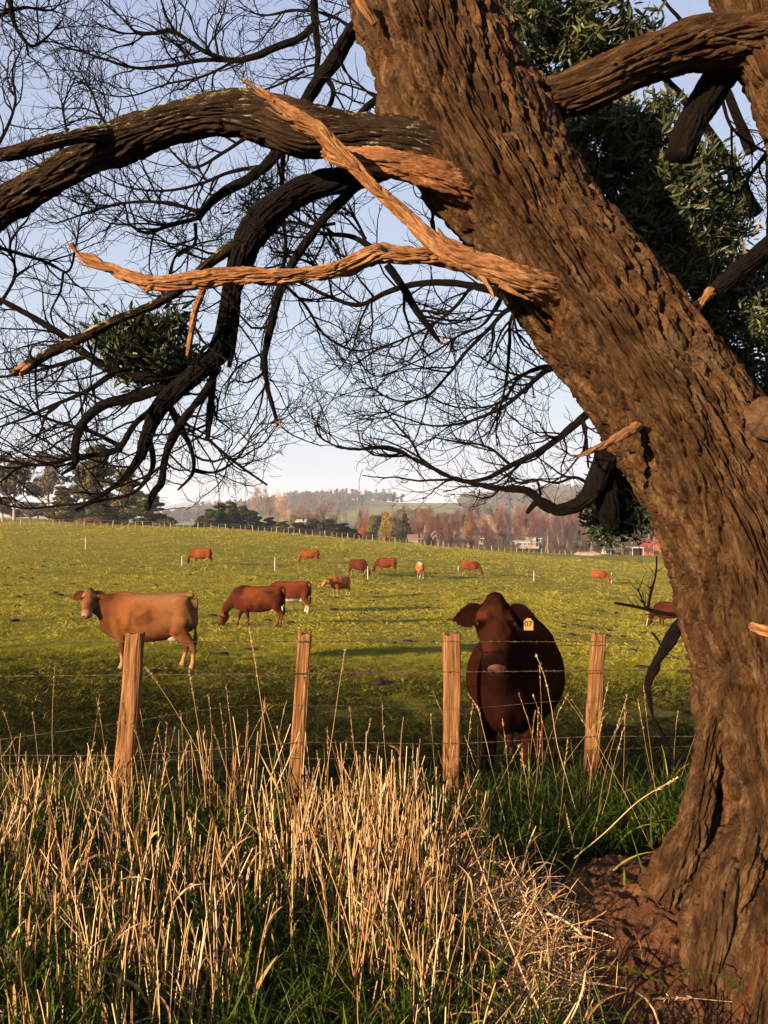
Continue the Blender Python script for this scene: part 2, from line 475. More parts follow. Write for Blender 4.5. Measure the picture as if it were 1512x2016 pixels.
def bark_mat(name, c0, c1, c2, red=0.35, lichen=0.0, bump=0.7, fine=(160, 160, 60), k=.5):
    c0, c1, c2 = K(c0, k), K(c1, k), K(c2, k); m = NT(name)
    g = m.attr('grain').outputs['Vector']
    pos = m.n('ShaderNodeNewGeometry').outputs['Position']
    a = m.noise(m.vscale(g, (28, 28, 7)), 1.0, 6, 0.65, 0.4)
    b = m.noise(m.vscale(g, fine), 1.0, 4, 0.7)
    c = m.ramp(a, [(0.28, c0), (0.5, c1), (0.72, c2)])
    c = m.mix(m.ramp(b, [(0.35, (0.45,) * 3), (0.6, (0, 0, 0))]), c, c0)
    if red:
        r = m.noise(m.vscale(g, (5.5, 5.5, 1.6)), 1.0, 4, 0.6, 0.8)
        c = m.mix(m.ramp(r, [(0.60, (0, 0, 0)), (0.70, (red,) * 3)]), c, K((0.24, 0.045, 0.012), k))
    gr = m.noise(m.vscale(g, (8, 8, 3)), 1.0, 5, 0.7)
    c = m.mix(m.ramp(gr, [(0.57, (0, 0, 0)), (0.7, (0.4,) * 3)]), c, K((0.16, 0.11, 0.066), k))
    if lichen:
        l = m.noise(pos, 14.0, 6, 0.75, 0.8)
        up = m.n('ShaderNodeSeparateXYZ'); m.l(m.n('ShaderNodeNewGeometry').outputs['Normal'], up.inputs[0])
        lf = m.math('MULTIPLY', m.ramp(l, [(0.54, (0, 0, 0)), (0.60, (1, 1, 1))]), m.math('MULTIPLY_ADD', up.outputs['Z'], 1.2, 0.1, clamp=True))
        c = m.mix(m.math('MULTIPLY', lf, lichen), c, K((0.62, 0.54, 0.25), k))
    m.color(c); m.rough(0.85)
    m.bump(m.math('ADD', b, m.math('MULTIPLY', m.noise(m.vscale(g, (70, 70, 14)), 1.0, 5, 0.7, 0.3), 2.6)), bump, 0.012)
    return m.m
BARK = bark_mat('furrowed_bark', (0.020, 0.009, 0.0045), (0.108, 0.052, 0.020), (0.28, 0.155, 0.070), bump=0.9)
BARK_L = bark_mat('limb_bark', (0.012, 0.007, 0.0045), (0.042, 0.022, 0.011), (0.09, 0.052, 0.027), red=0.1, lichen=0.9)
BARK_D = bark_mat('dark_bark', (0.003, 0.002, 0.0015), (0.008, 0.0045, 0.003), (0.018, 0.010, 0.006), red=0.0)
BARE = bark_mat('bare_dead_wood', (0.075, 0.026, 0.009), (0.27, 0.125, 0.05), (0.45, 0.25, 0.12), red=0.5, bump=0.6, fine=(300, 300, 22), k=.9)

BARK_W = bark_mat('weathered_end_grain', (0.05, 0.025, 0.012), (0.17, 0.09, 0.045), (0.30, 0.18, 0.10), red=0.2)
def L(pts, d0=None, d1=None):
    """rows (px, py, width px[, d]) -> rows (x, y, z, r)"""
    n = len(pts); out = []
    for k, p in enumerate(pts):
        d = p[3] if len(p) > 3 else d0 + (d1 - d0) * k / (n - 1)
        out.append([*P(p[0], p[1], d), p[2] / 2 / F * d])
    return np.array(out)

tree = empty('leaning_tree', (TREE_X, TREE_Y, gz1(TREE_X, TREE_Y)), label='huge leaning tree with deeply furrowed brown bark, bare twigs and broken limbs', category='tree')
def tpart(name, me, m, parent=None, **kw):
    o = link(name, me, m, **kw)
    o.parent = parent or tree
    if parent is None: o.matrix_parent_inverse = Matrix.Translation(-tree.location)
    return o

trunk_c = L([(790, -190, 262, 3.16), (822, 0, 262, 3.15), (868, 100, 268, 3.14), (908, 200, 276, 3.12), (958, 300, 262, 3.10), (1024, 400, 258, 3.09), (1092, 500, 264, 3.08), (1166, 600, 280, 3.07),
             (1240, 700, 286, 3.06), (1318, 800, 292, 3.05), (1382, 900, 296, 3.04), (1434, 1000, 304, 3.03), (1478, 1100, 308, 3.02), (1504, 1200, 312, 3.02),
             (1526, 1300, 308, 3.02), (1536, 1400, 312, 3.02), (1556, 1500, 316, 3.02), (1572, 1600, 330, 3.02), (1582, 1700, 344, 3.02), (1590, 1800, 360, 3.02), (1596, 1900, 386, 3.02), (1600, 2060, 440, 3.02)])[::-1]
def tflare(A, S):
    lob = 0.55 * np.cos(A * 3 + 0.6 + S * 0.5) + 0.45 * np.cos(A * 5 + 2.0 - S * 0.8)
    return 1 + lob * (0.035 + 0.07 * np.exp(-S / 0.6))
trunk = tpart('trunk', big_limb('trunk', trunk_c, 460, 960, depth=0.032, fx=18.5, flare=tflare, dense=0.62, seed=0,
    knots=[(P(1045, 565, 2.80), 0.10, 0.045), (P(900, 330, 2.95), 0.16, 0.07), (P(1250, 845, 2.78), 0.06, 0.03), (P(800, 250, 3.1), 0.15, 0.08), (P(1395, 1180, 2.72), 0.08, 0.018),
           (P(1410, 1690, 2.72), 0.09, 0.05), (P(1110, 190, 3.1), 0.18, 0.06), (P(1480, 1240, 2.7), 0.10, 0.05), (P(1450, 1950, 2.6), 0.14, 0.06)]), BARK)
root = tpart('root', big_limb('root', L([(1440, 1330, 70, 2.98), (1402, 1440, 56, 2.94), (1385, 1540, 52, 2.94), (1368, 1620, 62, 2.95), (1340, 1690, 86, 2.97), (1300, 1760, 90, 3.0)]), 160, 200, depth=0.020, fx=22, seed=3), BARK)
tpart('root', big_limb('root', L([(1560, 1480, 90, 3.08), (1490, 1640, 130, 2.94), (1420, 1800, 130, 2.76), (1400, 1900, 120, 2.66), (1380, 2030, 110, 2.58)]), 180, 260, depth=0.026, fx=17, seed=5), BARK)
tpart('root', big_limb('root', L([(1600, 1560, 120, 3.02), (1565, 1750, 180, 2.82), (1530, 1900, 190, 2.62), (1500, 2080, 200, 2.50)]), 220, 280, depth=0.030, fx=15, seed=6), BARK)
tpart('stem', big_limb('stem', L([(1600, 1640, 150, 3.1), (1590, 1400, 200, 2.98), (1575, 1180, 190, 2.92), (1590, 950, 190, 2.9), (1645, 700, 190, 2.95), (1650, 400, 180, 3.0), (1560, 200, 150, 3.02), (1492, 70, 120, 3.03), (1452, -80, 110, 3.05)]), 200, 520, depth=0.028, seed=7), BARK)
# sawn stub on the right
tpart('sawn_stub', big_limb('sawn_stub', L([(1590, 800, 80, 2.86), (1545, 812, 76, 2.78), (1512, 822, 76, 2.70)]), 90, 40, depth=0.008, fx=30, seed=8), BARK)
tpart('sawn_face', big_limb('sawn_face', np.array([[*P(1512, 822, 2.701), 0.068], [*P(1508, 824, 2.688), 0.067], [*P(1507, 824, 2.684), 0.03]]), 60, 14, depth=0.006, fx=50, seed=9), BARK_W)

LIMBS = {}
def limb(name, pts, m, d0=None, d1=None, nu=56, nv=None, depth=0.007, fx=30, seed=1, parent=None, label=None):
    c = L(pts, d0, d1)
    ln = np.sum(np.linalg.norm(np.diff(c[:, :3], axis=0), axis=1))
    nv = nv or int(min(420, max(24, ln / 0.006)))
    kw = {'label': label} if label else {}
    o = tpart(name, big_limb(name, c, nu, nv, depth=depth, fx=fx, seed=seed, dense=0.4), m, parent, **kw)
    return c, o

mainL, oL = limb('limb', [(960, 330, 150, 3.05), (870, 300, 120, 3.0), (790, 280, 96, 3.0), (700, 268, 84, 3.0), (600, 258, 100, 3.0), (520, 232, 92, 3.02), (440, 222, 82, 3.04), (360, 238, 74, 3.08), (290, 260, 76, 3.1), (240, 280, 84, 3.12), (180, 306, 66, 3.15), (120, 340, 64, 3.2), (60, 374, 66, 3.25), (0, 410, 66, 3.3), (-90, 462, 66, 3.35), (-260, 530, 60, 3.45), (-460, 560, 48, 3.55), (-700, 540, 30, 3.7)], BARK_L, nu=150, depth=0.011, fx=24, seed=11, label='thick lichen-spotted limb arching out to the left')
limb('limb', [(225, 268, 44, 3.09), (190, 264, 34, 3.02), (140, 272, 26, 2.99), (80, 286, 28, 2.97), (30, 300, 26, 2.96), (-30, 310, 24, 2.95), (-200, 350, 18, 2.95), (-380, 340, 8, 2.95)], BARK_L, nu=60, depth=0.006, seed=12)
limb('limb', [(1010, 420, 90, 3.12), (940, 385, 88, 3.0), (870, 352, 64, 2.88), (800, 328, 56, 2.86), (740, 316, 52, 2.86), (690, 312, 44, 2.90), (640, 300, 30, 2.96)], bark_mat('peeled_bark', (0.10, 0.035, 0.014), (0.30, 0.125, 0.05), (0.48, 0.25, 0.12), red=0.8, k=.75), nu=90, depth=0.011, fx=26, seed=13, label='short peeling orange limb under the main limb')
urc, _ = limb('limb', [(1010, 215, 90, 3.15), (1060, 198, 76, 3.10), (1110, 185, 80, 3.06), (1160, 168, 88, 3.02), (1256, 127, 88, 3.0), (1356, 92, 96, 3.0), (1450, 78, 104, 3.0), (1540, 74, 110, 3.0)], BARK, nu=150, depth=0.013, fx=22, seed=14, label='level limb crossing to the right-hand stem')
limb('limb', [(1440, 110, 66, 3.12), (1405, 170, 64, 3.14), (1372, 225, 62, 3.16), (1345, 280, 60, 3.18), (1335, 312, 56, 3.19)], BARK_D, nu=60, seed=15, label='black hanging stub cut off square')
limb('limb', [(1620, 420, 70, 3.3), (1520, 486, 50, 3.25), (1450, 540, 42, 3.2), (1400, 585, 34, 3.15), (1372, 612, 24, 3.12)], BARK_D, nu=50, seed=16)
limb('splinter', [(1398, 575, 24, 3.12), (1380, 600, 14, 3.05), (1370, 622, 2, 3.0)], BARE, nu=20, seed=17, depth=0.006)
limb('splinter', [(1400, 582, 16, 3.10), (1372, 596, 10, 3.04), (1352, 606, 2, 3.0)], BARE, nu=20, seed=18, depth=0.006)

b1, _ = limb('broken_branch', [(1130, 590, 70, 3.02), (1085, 575, 66, 2.88), (1040, 558, 60, 2.80), (990, 540, 54, 2.76), (930, 515, 52, 2.74), (880, 492, 50, 2.72), (845, 468, 36, 2.71), (800, 425, 28, 2.70), (740, 372, 25, 2.68), (700, 330, 26, 2.67), (660, 292, 26, 2.66), (622, 256, 30, 2.65), (585, 236, 32, 2.64), (550, 208, 20, 2.64), (515, 182, 13, 2.63), (480, 157, 3, 2.62)], BARE, nu=120, depth=0.009, fx=30, seed=21, label='pale barkless dead branch pointing up to the left')
b2, _ = limb('broken_branch', [(910, 520, 34, 2.80), (860, 505, 38, 2.76), (800, 504, 36, 2.73), (750, 500, 42, 2.72), (710, 512, 36, 2.72), (640, 536, 33, 2.70), (560, 543, 32, 2.70), (480, 543, 36, 2.69), (400, 550, 36, 2.69), (335, 556, 34, 2.69), (295, 556, 32, 2.69), (250, 543, 26, 2.69), (200, 522, 22, 2.69), (165, 508, 16, 2.69), (150, 494, 6, 2.69), (140, 480, 1.5, 2.69)], BARE, nu=120, depth=0.010, fx=30, seed=22, label='pale barkless dead branch lying level to the left')
limb('splinter', [(935, 530, 14, 2.76), (960, 560, 10, 2.72), (975, 592, 2, 2.70)], BARE, nu=16, seed=23, depth=0.003)
limb('splinter', [(305, 560, 20, 2.69), (292, 568, 10, 2.67), (284, 577, 2, 2.66)], BARE, nu=16, seed=24, depth=0.004)
limb('broken_twig', [(1256, 838, 22, 2.80), (1205, 868, 17, 2.70), (1160, 890, 9, 2.64), (1120, 905, 2, 2.60)], BARE, nu=30, seed=25, depth=0.004, label='snapped orange twig stub on the lower trunk')
limb('splinter', [(1478, 1232, 20, 2.70), (1500, 1240, 22, 2.66), (1540, 1252, 24, 2.66)], BARE, nu=30, seed=26, depth=0.008)
limb('splinter', [(700, -20, 20, 2.9), (715, 15, 22, 2.9), (738, 48, 16, 2.92)], BARE, nu=40, seed=27, depth=0.006)

for k_, sp_ in enumerate([[(215, 530, 9, 2.69), (175, 500, 6, 2.68), (150, 497, 1, 2.67)], [(235, 534, 10, 2.68), (190, 526, 7, 2.66), (158, 520, 1, 2.65)], [(600, 240, 10, 2.63), (560, 232, 6, 2.61), (528, 214, 1, 2.60)], [(540, 200, 7, 2.63), (505, 185, 5, 2.62), (488, 172, 1, 2.61)],
                      [(770, 395, 9, 2.68), (735, 378, 6, 2.66), (712, 362, 1, 2.65)], [(900, 488, 14, 2.70), (872, 466, 9, 2.67), (862, 448, 1, 2.65)], [(760, 494, 10, 2.70), (744, 484, 8, 2.67), (733, 478, 2, 2.66)], [(985, 560, 16, 2.74), (1010, 575, 12, 2.73), (1040, 590, 5, 2.74)], [(300, 566, 9, 2.68), (325, 571, 7, 2.67), (360, 568, 2, 2.68)],
                      [(60, 718, 12, 3.0), (42, 738, 8, 2.98), (44, 752, 1, 2.97)], [(50, 716, 9, 3.0), (30, 728, 7, 2.99), (20, 730, 1, 2.98)], [(870, 662, 6, 2.98), (874, 680, 2, 2.98)], [(548, 830, 7, 3.2), (556, 845, 2, 3.2)], [(545, 830, 6, 3.2), (540, 850, 1, 3.2)]]):
    limb('splinter', sp_, BARE, nu=14, nv=24, seed=40 + k_, depth=0.003)
dark = []
def dl(pts, d0, d1, name='branch', m=None, **kw):
    c, o = limb(name, pts, m or BARK_D, d0, d1, seed=30 + len(dark), nu=kw.pop('nu', 30), **kw)
    dark.append(c); return o
dl([(800, 300, 60), (730, 335, 56), (680, 352, 50), (610, 368, 50), (560, 395, 56), (520, 430, 62), (495, 465, 58), (475, 510, 52), (460, 560, 42), (450, 610, 40), (442, 655, 40), (428, 695, 42), (395, 728, 36), (350, 765, 36), (315, 800, 34), (292, 850, 26), (275, 900, 18), (250, 935, 12), (200, 975, 8), (150, 1005, 5)], 3.15, 3.5, nu=90, depth=0.008, name='limb', label='dark limb hanging down through the gap to the left')
dl([(470, 520, 26), (462, 580, 24), (460, 640, 22), (455, 690, 16), (452, 722, 8)], 3.38, 3.42, depth=0.004)
dl([(430, 715, 30), (360, 738, 26), (300, 742, 22), (235, 732, 20), (175, 702, 17), (125, 662, 15), (70, 628, 13), (0, 590, 11), (-60, 560, 9)], 3.42, 3.5, depth=0.003)
dl([(500, 462, 24), (455, 488, 24), (415, 515, 22), (380, 548, 22), (345, 575, 20), (300, 602, 18), (240, 625, 18), (180, 655, 20), (125, 682, 20), (80, 705, 20), (50, 722, 22), (25, 738, 10)], 3.3, 3.0, name='broken_branch', m=BARK_L, depth=0.004, label='dark broken branch ending in a splintered orange tip at far left')
dl([(420, 720, 16), (418, 770, 14), (412, 820, 13), (408, 868, 9)], 3.45, 3.45, depth=0.002)
dl([(430, 720, 16), (405, 770, 15), (365, 820, 15), (335, 870, 15), (322, 920, 15), (318, 950, 16), (300, 975, 14), (290, 1005, 9)], 3.4, 3.35, depth=0.003)
dl([(330, 790, 14), (360, 850, 13), (375, 880, 9), (380, 930, 8), (350, 965, 4)], 3.5, 3.5, depth=0.002)
dl([(380, 925, 8), (420, 930, 6), (470, 900, 4), (500, 850, 3), (530, 815, 2)], 3.5, 3.55, depth=0.001)
dl([(405, 860, 7), (450, 900, 6), (490, 930, 5), (526, 955, 4)], 3.45, 3.4, depth=0.001)
dl([(330, 760, 24), (270, 780, 22), (200, 800, 20), (165, 830, 18), (148, 880, 16), (145, 915, 12), (120, 935, 6)], 3.48, 3.42, depth=0.003)
dl([(330, 790, 16), (270, 830, 13), (230, 885, 11), (150, 900, 10), (80, 915, 8), (0, 905, 6)], 3.5, 3.5, depth=0.002)
dl([(290, 850, 14), (300, 920, 10), (270, 965, 7), (200, 985, 6), (120, 995, 5), (40, 1000, 4), (-20, 985, 3)], 3.5, 3.5, depth=0.001)
dl([(230, 730, 12), (170, 770, 9), (100, 800, 7), (30, 830, 5), (-30, 850, 4)], 3.5, 3.6, depth=0.001)
dl([(170, 702, 10), (110, 720, 8), (50, 735, 6), (-20, 745, 5)], 3.5, 3.6, depth=0.001)
dl([(240, 880, 10), (180, 850, 8), (110, 830, 6), (40, 800, 5), (-20, 770, 4)], 3.55, 3.6, depth=0.001)
dl([(760, 20, 34), (700, 55, 30), (662, 115, 30), (630, 155, 28), (605, 195, 26), (575, 250, 24), (552, 290, 24), (528, 322, 22), (482, 356, 20), (435, 382, 18), (405, 410, 14), (390, 432, 10)], 3.3, 3.6, nu=44, depth=0.004)
dl([(395, 418, 9), (340, 402, 7), (280, 397, 6), (230, 402, 5), (170, 420, 4), (110, 440, 3)], 3.6, 3.7, depth=0.001)
dl([(388, 430, 9), (330, 445, 8), (285, 458, 7), (255, 440, 5), (245, 405, 4), (200, 380, 3), (150, 350, 2)], 3.6, 3.7, depth=0.001)
dl([(525, 326, 9), (450, 340, 7), (400, 360, 6), (330, 375, 5), (260, 370, 4), (200, 345, 3), (150, 300, 2)], 3.6, 3.7, depth=0.001)
dl([(385, 440, 8), (383, 480, 6), (350, 505, 4)], 3.6, 3.6, depth=0.001)
dl([(640, -60, 16), (618, 0, 14), (622, 60, 14), (626, 110, 12), (620, 150, 6)], 3.6, 3.6, depth=0.002)
dl([(620, 50, 16), (590, 75, 15), (545, 92, 14), (500, 112, 13), (465, 119, 11), (410, 105, 9), (370, 80, 8), (335, 60, 8), (300, 66, 7), (268, 62, 6), (240, 35, 4), (205, 5, 3), (180, -30, 2)], 3.6, 3.8, depth=0.002)
dl([(465, 119, 9), (400, 118, 8), (330, 130, 7), (270, 134, 6), (210, 118, 5), (160, 98, 4), (130, 65, 3), (122, 30, 2)], 3.7, 3.9, depth=0.001)
dl([(470, 116, 6), (400, 150, 5), (330, 165, 4), (250, 190, 3), (160, 175, 2)], 3.7, 3.8, depth=0.001)
dl([(770, 180, 16), (730, 205, 14), (700, 232, 12), (670, 250, 8)], 3.3, 3.3, depth=0.002)
dl([(560, 280, 10), (556, 340, 10), (555, 420, 9), (562, 480, 8), (548, 560, 6)], 3.5, 3.5, depth=0.002)
dl([(720, 350, 20), (680, 388, 20), (640, 428, 18), (600, 480, 18), (570, 530, 17), (548, 580, 18), (534, 640, 15), (522, 700, 12), (525, 750, 9), (535, 795, 9), (548, 838, 5)], 3.3, 3.2, name='broken_branch', depth=0.004, label='dark dead branch dangling with a hooked tip')
dl([(520, 690, 7), (515, 720, 5), (525, 760, 3)], 3.25, 3.25, depth=0.001)
dl([(762, 520, 16), (790, 560, 15), (820, 610, 14), (845, 645, 13), (866, 674, 7)], 2.9, 3.0, name='broken_branch', depth=0.003, label='short dark snapped branch below the level dead branch')
dl([(404, 560, 14), (385, 610, 14), (376, 660, 13), (370, 700, 10)], 3.1, 3.3, name='broken_branch', m=BARE, depth=0.003)
dl([(1080, 600, 24), (1010, 590, 22), (970, 572, 18), (926, 562, 15), (870, 556, 14), (816, 560, 12), (760, 576, 10), (710, 600, 9), (650, 585, 8), (600, 560, 6), (560, 540, 4)], 3.2, 3.5, depth=0.002)
dl([(750, 500, 16), (720, 480, 12), (690, 465, 10), (640, 460, 8), (590, 440, 6), (520, 440, 4)], 3.3, 3.6, depth=0.002)
dl([(740, 500, 12), (690, 540, 9), (640, 530, 7), (590, 510, 5), (530, 500, 3)], 3.3, 3.6, depth=0.001)
dl([(930, 560, 8), (900, 600, 7), (850, 640, 6), (800, 665, 5), (740, 690, 4), (690, 720, 3), (640, 715, 2)], 3.4, 3.7, depth=0.001)
dl([(1060, 600, 12), (1000, 610, 10), (960, 650, 8), (920, 690, 7), (880, 740, 6), (840, 780, 5), (790, 790, 4), (740, 770, 3), (700, 740, 2)], 3.3, 3.7, depth=0.001)
dl([(985, 590, 9), (950, 640, 6), (905, 660, 5), (860, 690, 4), (800, 720, 3), (740, 740, 3), (690, 690, 2)], 3.4, 3.8, depth=0.001)
dl([(1050, 590, 10), (1010, 620, 8), (1003, 680, 7), (998, 740, 6), (985, 800, 5), (960, 860, 3)], 3.3, 3.5, depth=0.001)
dl([(1135, 715, 14), (1075, 730, 12), (1040, 760, 9), (1000, 795, 8), (950, 820, 7), (900, 835, 5), (850, 838, 4), (790, 820, 3), (740, 800, 2)], 3.3, 3.7, depth=0.001)
dl([(1125, 720, 11), (1060, 725, 9), (1020, 745, 7), (990, 790, 5), (960, 800, 4), (890, 800, 3), (830, 770, 2)], 3.5, 3.8, depth=0.001)
dl([(870, 480, 8), (850, 440, 7), (860, 400, 6), (840, 360, 4), (800, 340, 3)], 3.5, 3.7, depth=0.001)
dl([(660, 440, 7), (610, 445, 6), (570, 420, 5), (520, 400, 4)], 3.6, 3.7, depth=0.001)
dl([(720, 470, 6), (690, 420, 5), (660, 400, 3), (640, 350, 2)], 3.6, 3.7, depth=0.001)
dl([(560, 560, 7), (600, 600, 6), (640, 660, 5), (700, 690, 4), (760, 680, 2)], 3.6, 3.8, depth=0.001)
dl([(1250, 850, 52), (1205, 890, 44), (1180, 930, 42), (1162, 972, 36), (1132, 996, 28), (1098, 1003, 23), (1068, 990, 21), (1042, 968, 15), (990, 962, 13), (935, 952, 10), (880, 936, 9), (820, 906, 8), (770, 882, 6), (700, 884, 5), (655, 876, 4), (628, 858, 3), (620, 838, 2)], 3.25, 3.3, nu=50, depth=0.006, label='dark hooked limb low on the left of the trunk')
dl([(1200, 880, 56), (1190, 950, 52), (1198, 1000, 46), (1205, 1040, 34)], 3.3, 3.35, nu=40, depth=0.006)
dl([(1215, 790, 22), (1160, 812, 18), (1130, 838, 15), (1096, 866, 13), (1056, 892, 12), (1006, 916, 11), (956, 942, 9), (916, 948, 8), (868, 930, 7), (818, 896, 5), (760, 868, 3), (720, 860, 2)], 3.3, 3.6, depth=0.002)
dl([(1060, 985, 12), (1045, 1000, 10), (1038, 1010, 8)], 3.28, 3.25, depth=0.001)
dl([(1065, 975, 6), (1055, 945, 5), (1020, 950, 5), (1000, 935, 4), (985, 920, 3)], 3.3, 3.35, depth=0.001)
dl([(1006, 916, 7), (960, 880, 5), (900, 870, 4), (850, 860, 3)], 3.5, 3.6, depth=0.001)
dl([(1200, 800, 10), (1150, 820, 8), (1155, 870, 6), (1158, 920, 5)], 3.35, 3.3, depth=0.001)
dl([(1170, 960, 8), (1130, 940, 6), (1100, 950, 5), (1060, 945, 3)], 3.35, 3.4, depth=0.001)
dl([(30, -60, 12), (20, 0, 10), (35, 60, 8), (60, 90, 6), (90, 75, 4), (120, 40, 2)], 3.3, 3.5, depth=0.001)
dl([(-40, 60, 9), (0, 30, 8), (50, 15, 6), (100, 20, 4), (130, -10, 2)], 3.3, 3.5, depth=0.001)
dl([(-30, 320, 8), (10, 260, 6), (30, 200, 5), (25, 140, 4), (50, 80, 2)], 3.5, 3.7, depth=0.001)
dl([(100, 330, 8), (130, 270, 6), (125, 210, 4), (150, 150, 2)], 3.5, 3.7, depth=0.001)
dl([(240, 280, 8), (200, 230, 6), (180, 180, 4), (150, 130, 2)], 3.5, 3.7, depth=0.001)
dl([(-30, 480, 9), (40, 500, 7), (100, 520, 6), (128, 535, 5), (150, 480, 4), (160, 420, 3), (190, 360, 2)], 3.5, 3.7, depth=0.001)
dl([(125, 535, 6), (120, 570, 5), (100, 620, 4), (110, 650, 3)], 3.5, 3.7, depth=0.001)
dl([(0, 600, 8), (30, 540, 6), (20, 480, 5), (60, 420, 3), (70, 360, 2)], 3.5, 3.7, depth=0.001)
dl([(330, 560, 7), (350, 500, 5), (390, 480, 4), (440, 470, 3)], 3.5, 3.7, depth=0.001)
dl([(500, 260, 9), (440, 300, 7), (380, 330, 6), (340, 300, 5), (320, 270, 3)], 3.5, 3.7, depth=0.001)
dl([(700, 60, 8), (650, 30, 6), (580, 20, 5), (520, 30, 4), (460, 10, 2)], 3.6, 3.8, depth=0.001)
dl([(640, 150, 12), (655, 175, 10), (650, 205, 9), (632, 225, 6)], 3.5, 3.5, depth=0.001)
dl([(600, 140, 6), (540, 170, 4), (480, 185, 3), (420, 180, 2)], 3.5, 3.6, depth=0.001)
dl([(1512, 300, 12), (1480, 340, 8), (1450, 380, 6), (1420, 370, 4), (1400, 350, 3)], 3.5, 3.6, depth=0.001)
dl([(1420, 190, 8), (1440, 250, 6), (1490, 290, 5), (1530, 310, 4)], 3.5, 3.6, depth=0.001)
dl([(1440, 250, 5), (1443, 330, 4), (1450, 370, 2)], 3.5, 3.6, depth=0.001)
# dead branch low beside the foot of the trunk
dl([(1375, 1190, 22), (1335, 1235, 24), (1312, 1272, 26), (1300, 1290, 18), (1284, 1325, 22), (1275, 1350, 13), (1279, 1380, 12), (1286, 1410, 7), (1302, 1440, 9), (1322, 1480, 7)], 3.25, 3.3, name='broken_branch', depth=0.005, label='dead branch bowing out low beside the trunk foot')
dl([(1340, 1212, 9), (1300, 1206, 8), (1260, 1196, 7), (1210, 1187, 6)], 3.3, 3.35, depth=0.001)
dl([(1275, 1200, 6), (1282, 1165, 5), (1291, 1130, 4), (1293, 1095, 3)], 3.3, 3.3, depth=0.001)
dl([(1272, 1198, 4), (1262, 1175, 3.5), (1255, 1158, 3)], 3.3, 3.3, depth=0.001)
dl([(1283, 1245, 5), (1295, 1260, 4), (1308, 1285, 4)], 3.3, 3.3, depth=0.001)
NDL_LOW = 5

# fine twigs: three generations, grown together as arrays
tw_v, tw_f, tw_o = [], [], 0
def add_batch(pts, rad, k=3):
    global tw_o
    py = CY - (pts[..., 2] - CZ) / pts[..., 1] * F; px = CX + pts[..., 0] / pts[..., 1] * F
    ok = ~((py > 1008) & (px < 1180)).any(1) & ~((px > 560) & (px < 700) & (py > 880)).any(1); pts, rad = pts[ok], rad[ok]
    v, f = tubes(pts, rad, k)
    tw_v.append(v); tw_f.append(f + tw_o); tw_o += len(v)

def grow(start, dirn, ln, r0, n, curl, up, wig, r_end=0.35):
    M = len(start); pts = np.zeros((M, n, 3)); pts[:, 0] = start
    d = dirn / (np.linalg.norm(dirn, axis=1, keepdims=True) + 1e-9)
    ax = rng.standard_normal((M, 3)); ax[:, 1] *= 2.2; ax /= np.linalg.norm(ax, axis=1, keepdims=True)
    cu = rng.normal(0, curl, (M, 1))
    st = (ln / (n - 1))[:, None]
    for i in range(1, n):
        d = d + np.cross(ax, d) * cu + np.array([0, 0, 1.0]) * up + rng.standard_normal((M, 3)) * wig
        d /= np.linalg.norm(d, axis=1, keepdims=True)
        pts[:, i] = pts[:, i - 1] + d * st
    rad = r0[:, None] * np.linspace(1, r_end, n)[None, :]
    return pts, rad

def spawn(pts, rad, per, tmin=0.1, spread=0.9, flat=0.6):
    """pick children starts along parent polylines"""
    M, n, _ = pts.shape
    idx = np.repeat(np.arange(M), per)
    t = rng.uniform(tmin, 1.0, len(idx)) * (n - 1.001)
    i = t.astype(int); fr = (t - i)[:, None]
    p = pts[idx, i] * (1 - fr) + pts[idx, i + 1] * fr
    tg = pts[idx, i + 1] - pts[idx, i]; tg /= np.linalg.norm(tg, axis=1, keepdims=True) + 1e-9
    side = rng.standard_normal((len(idx), 3)); side[:, 1] *= flat
    side -= tg * np.sum(side * tg, axis=1, keepdims=True); side /= np.linalg.norm(side, axis=1, keepdims=True) + 1e-9
    d = tg * rng.uniform(0.45, 1.1, (len(idx), 1)) + side * spread
    r = rad[idx, i]
    return p, d, r

allp = [resample(c, 40) for c in dark[:-NDL_LOW]]
def twigs_from(c, dens, l1=(0.16, 0.5), up=0.05):
    ln = np.sum(np.linalg.norm(np.diff(c[:, :3], axis=0), axis=1))
    r = c[:, 3]
    m = max(2, int(ln * dens))
    p, d, rr = spawn(c[None, :, :3], r[None], m, 0.12, 0.8)
    n1 = len(p)
    L1 = rng.uniform(*l1, n1)
    r1 = np.minimum(rr * 0.5, 0.0045) * rng.uniform(0.7, 1.1, n1)
    r1 = np.maximum(r1, 0.0022)
    a, ra = grow(p, d, L1, r1 * 1.35, 9, 0.10, up, 0.17)
    add_batch(a, ra, 4)
    p, d, rr = spawn(a, ra, 5, 0.12, 0.75)
    b, rb = grow(p, d, rng.uniform(0.06, 0.24, len(p)), np.maximum(rr * 0.62, 0.0019), 7, 0.12, up * 1.5, 0.18)
    add_batch(b, rb, 3)
    p, d, rr = spawn(b, rb, 2, 0.15, 0.7)
    e, re_ = grow(p, d, rng.uniform(0.03, 0.12, len(p)), np.maximum(rr * 0.7, 0.0013), 5, 0.16, up * 2, 0.2, 0.6)
    add_batch(e, re_, 3)
for c in allp:
    if c[0, 3] > 0.045: twigs_from(c[18:], 11)
    elif c[0, 3] > 0.02: twigs_from(c, 12)
    else: twigs_from(c, 17)
twigs_from(resample(mainL, 60)[20:], 9, (0.12, 0.3), 0.12)
low = [resample(c, 20) for c in dark[-NDL_LOW:]]
for c in low[1:]:
    p, d, rr = spawn(c[None, :, :3], c[None, :, 3], 7, 0.15, 0.8)
    a, ra = grow(p, d, rng.uniform(0.03, 0.12, len(p)), np.full(len(p), 0.0025), 6, 0.1, 0.08, 0.14)
    add_batch(a, ra, 3)
twv, twf = np.concatenate(tw_v), np.concatenate(tw_f)
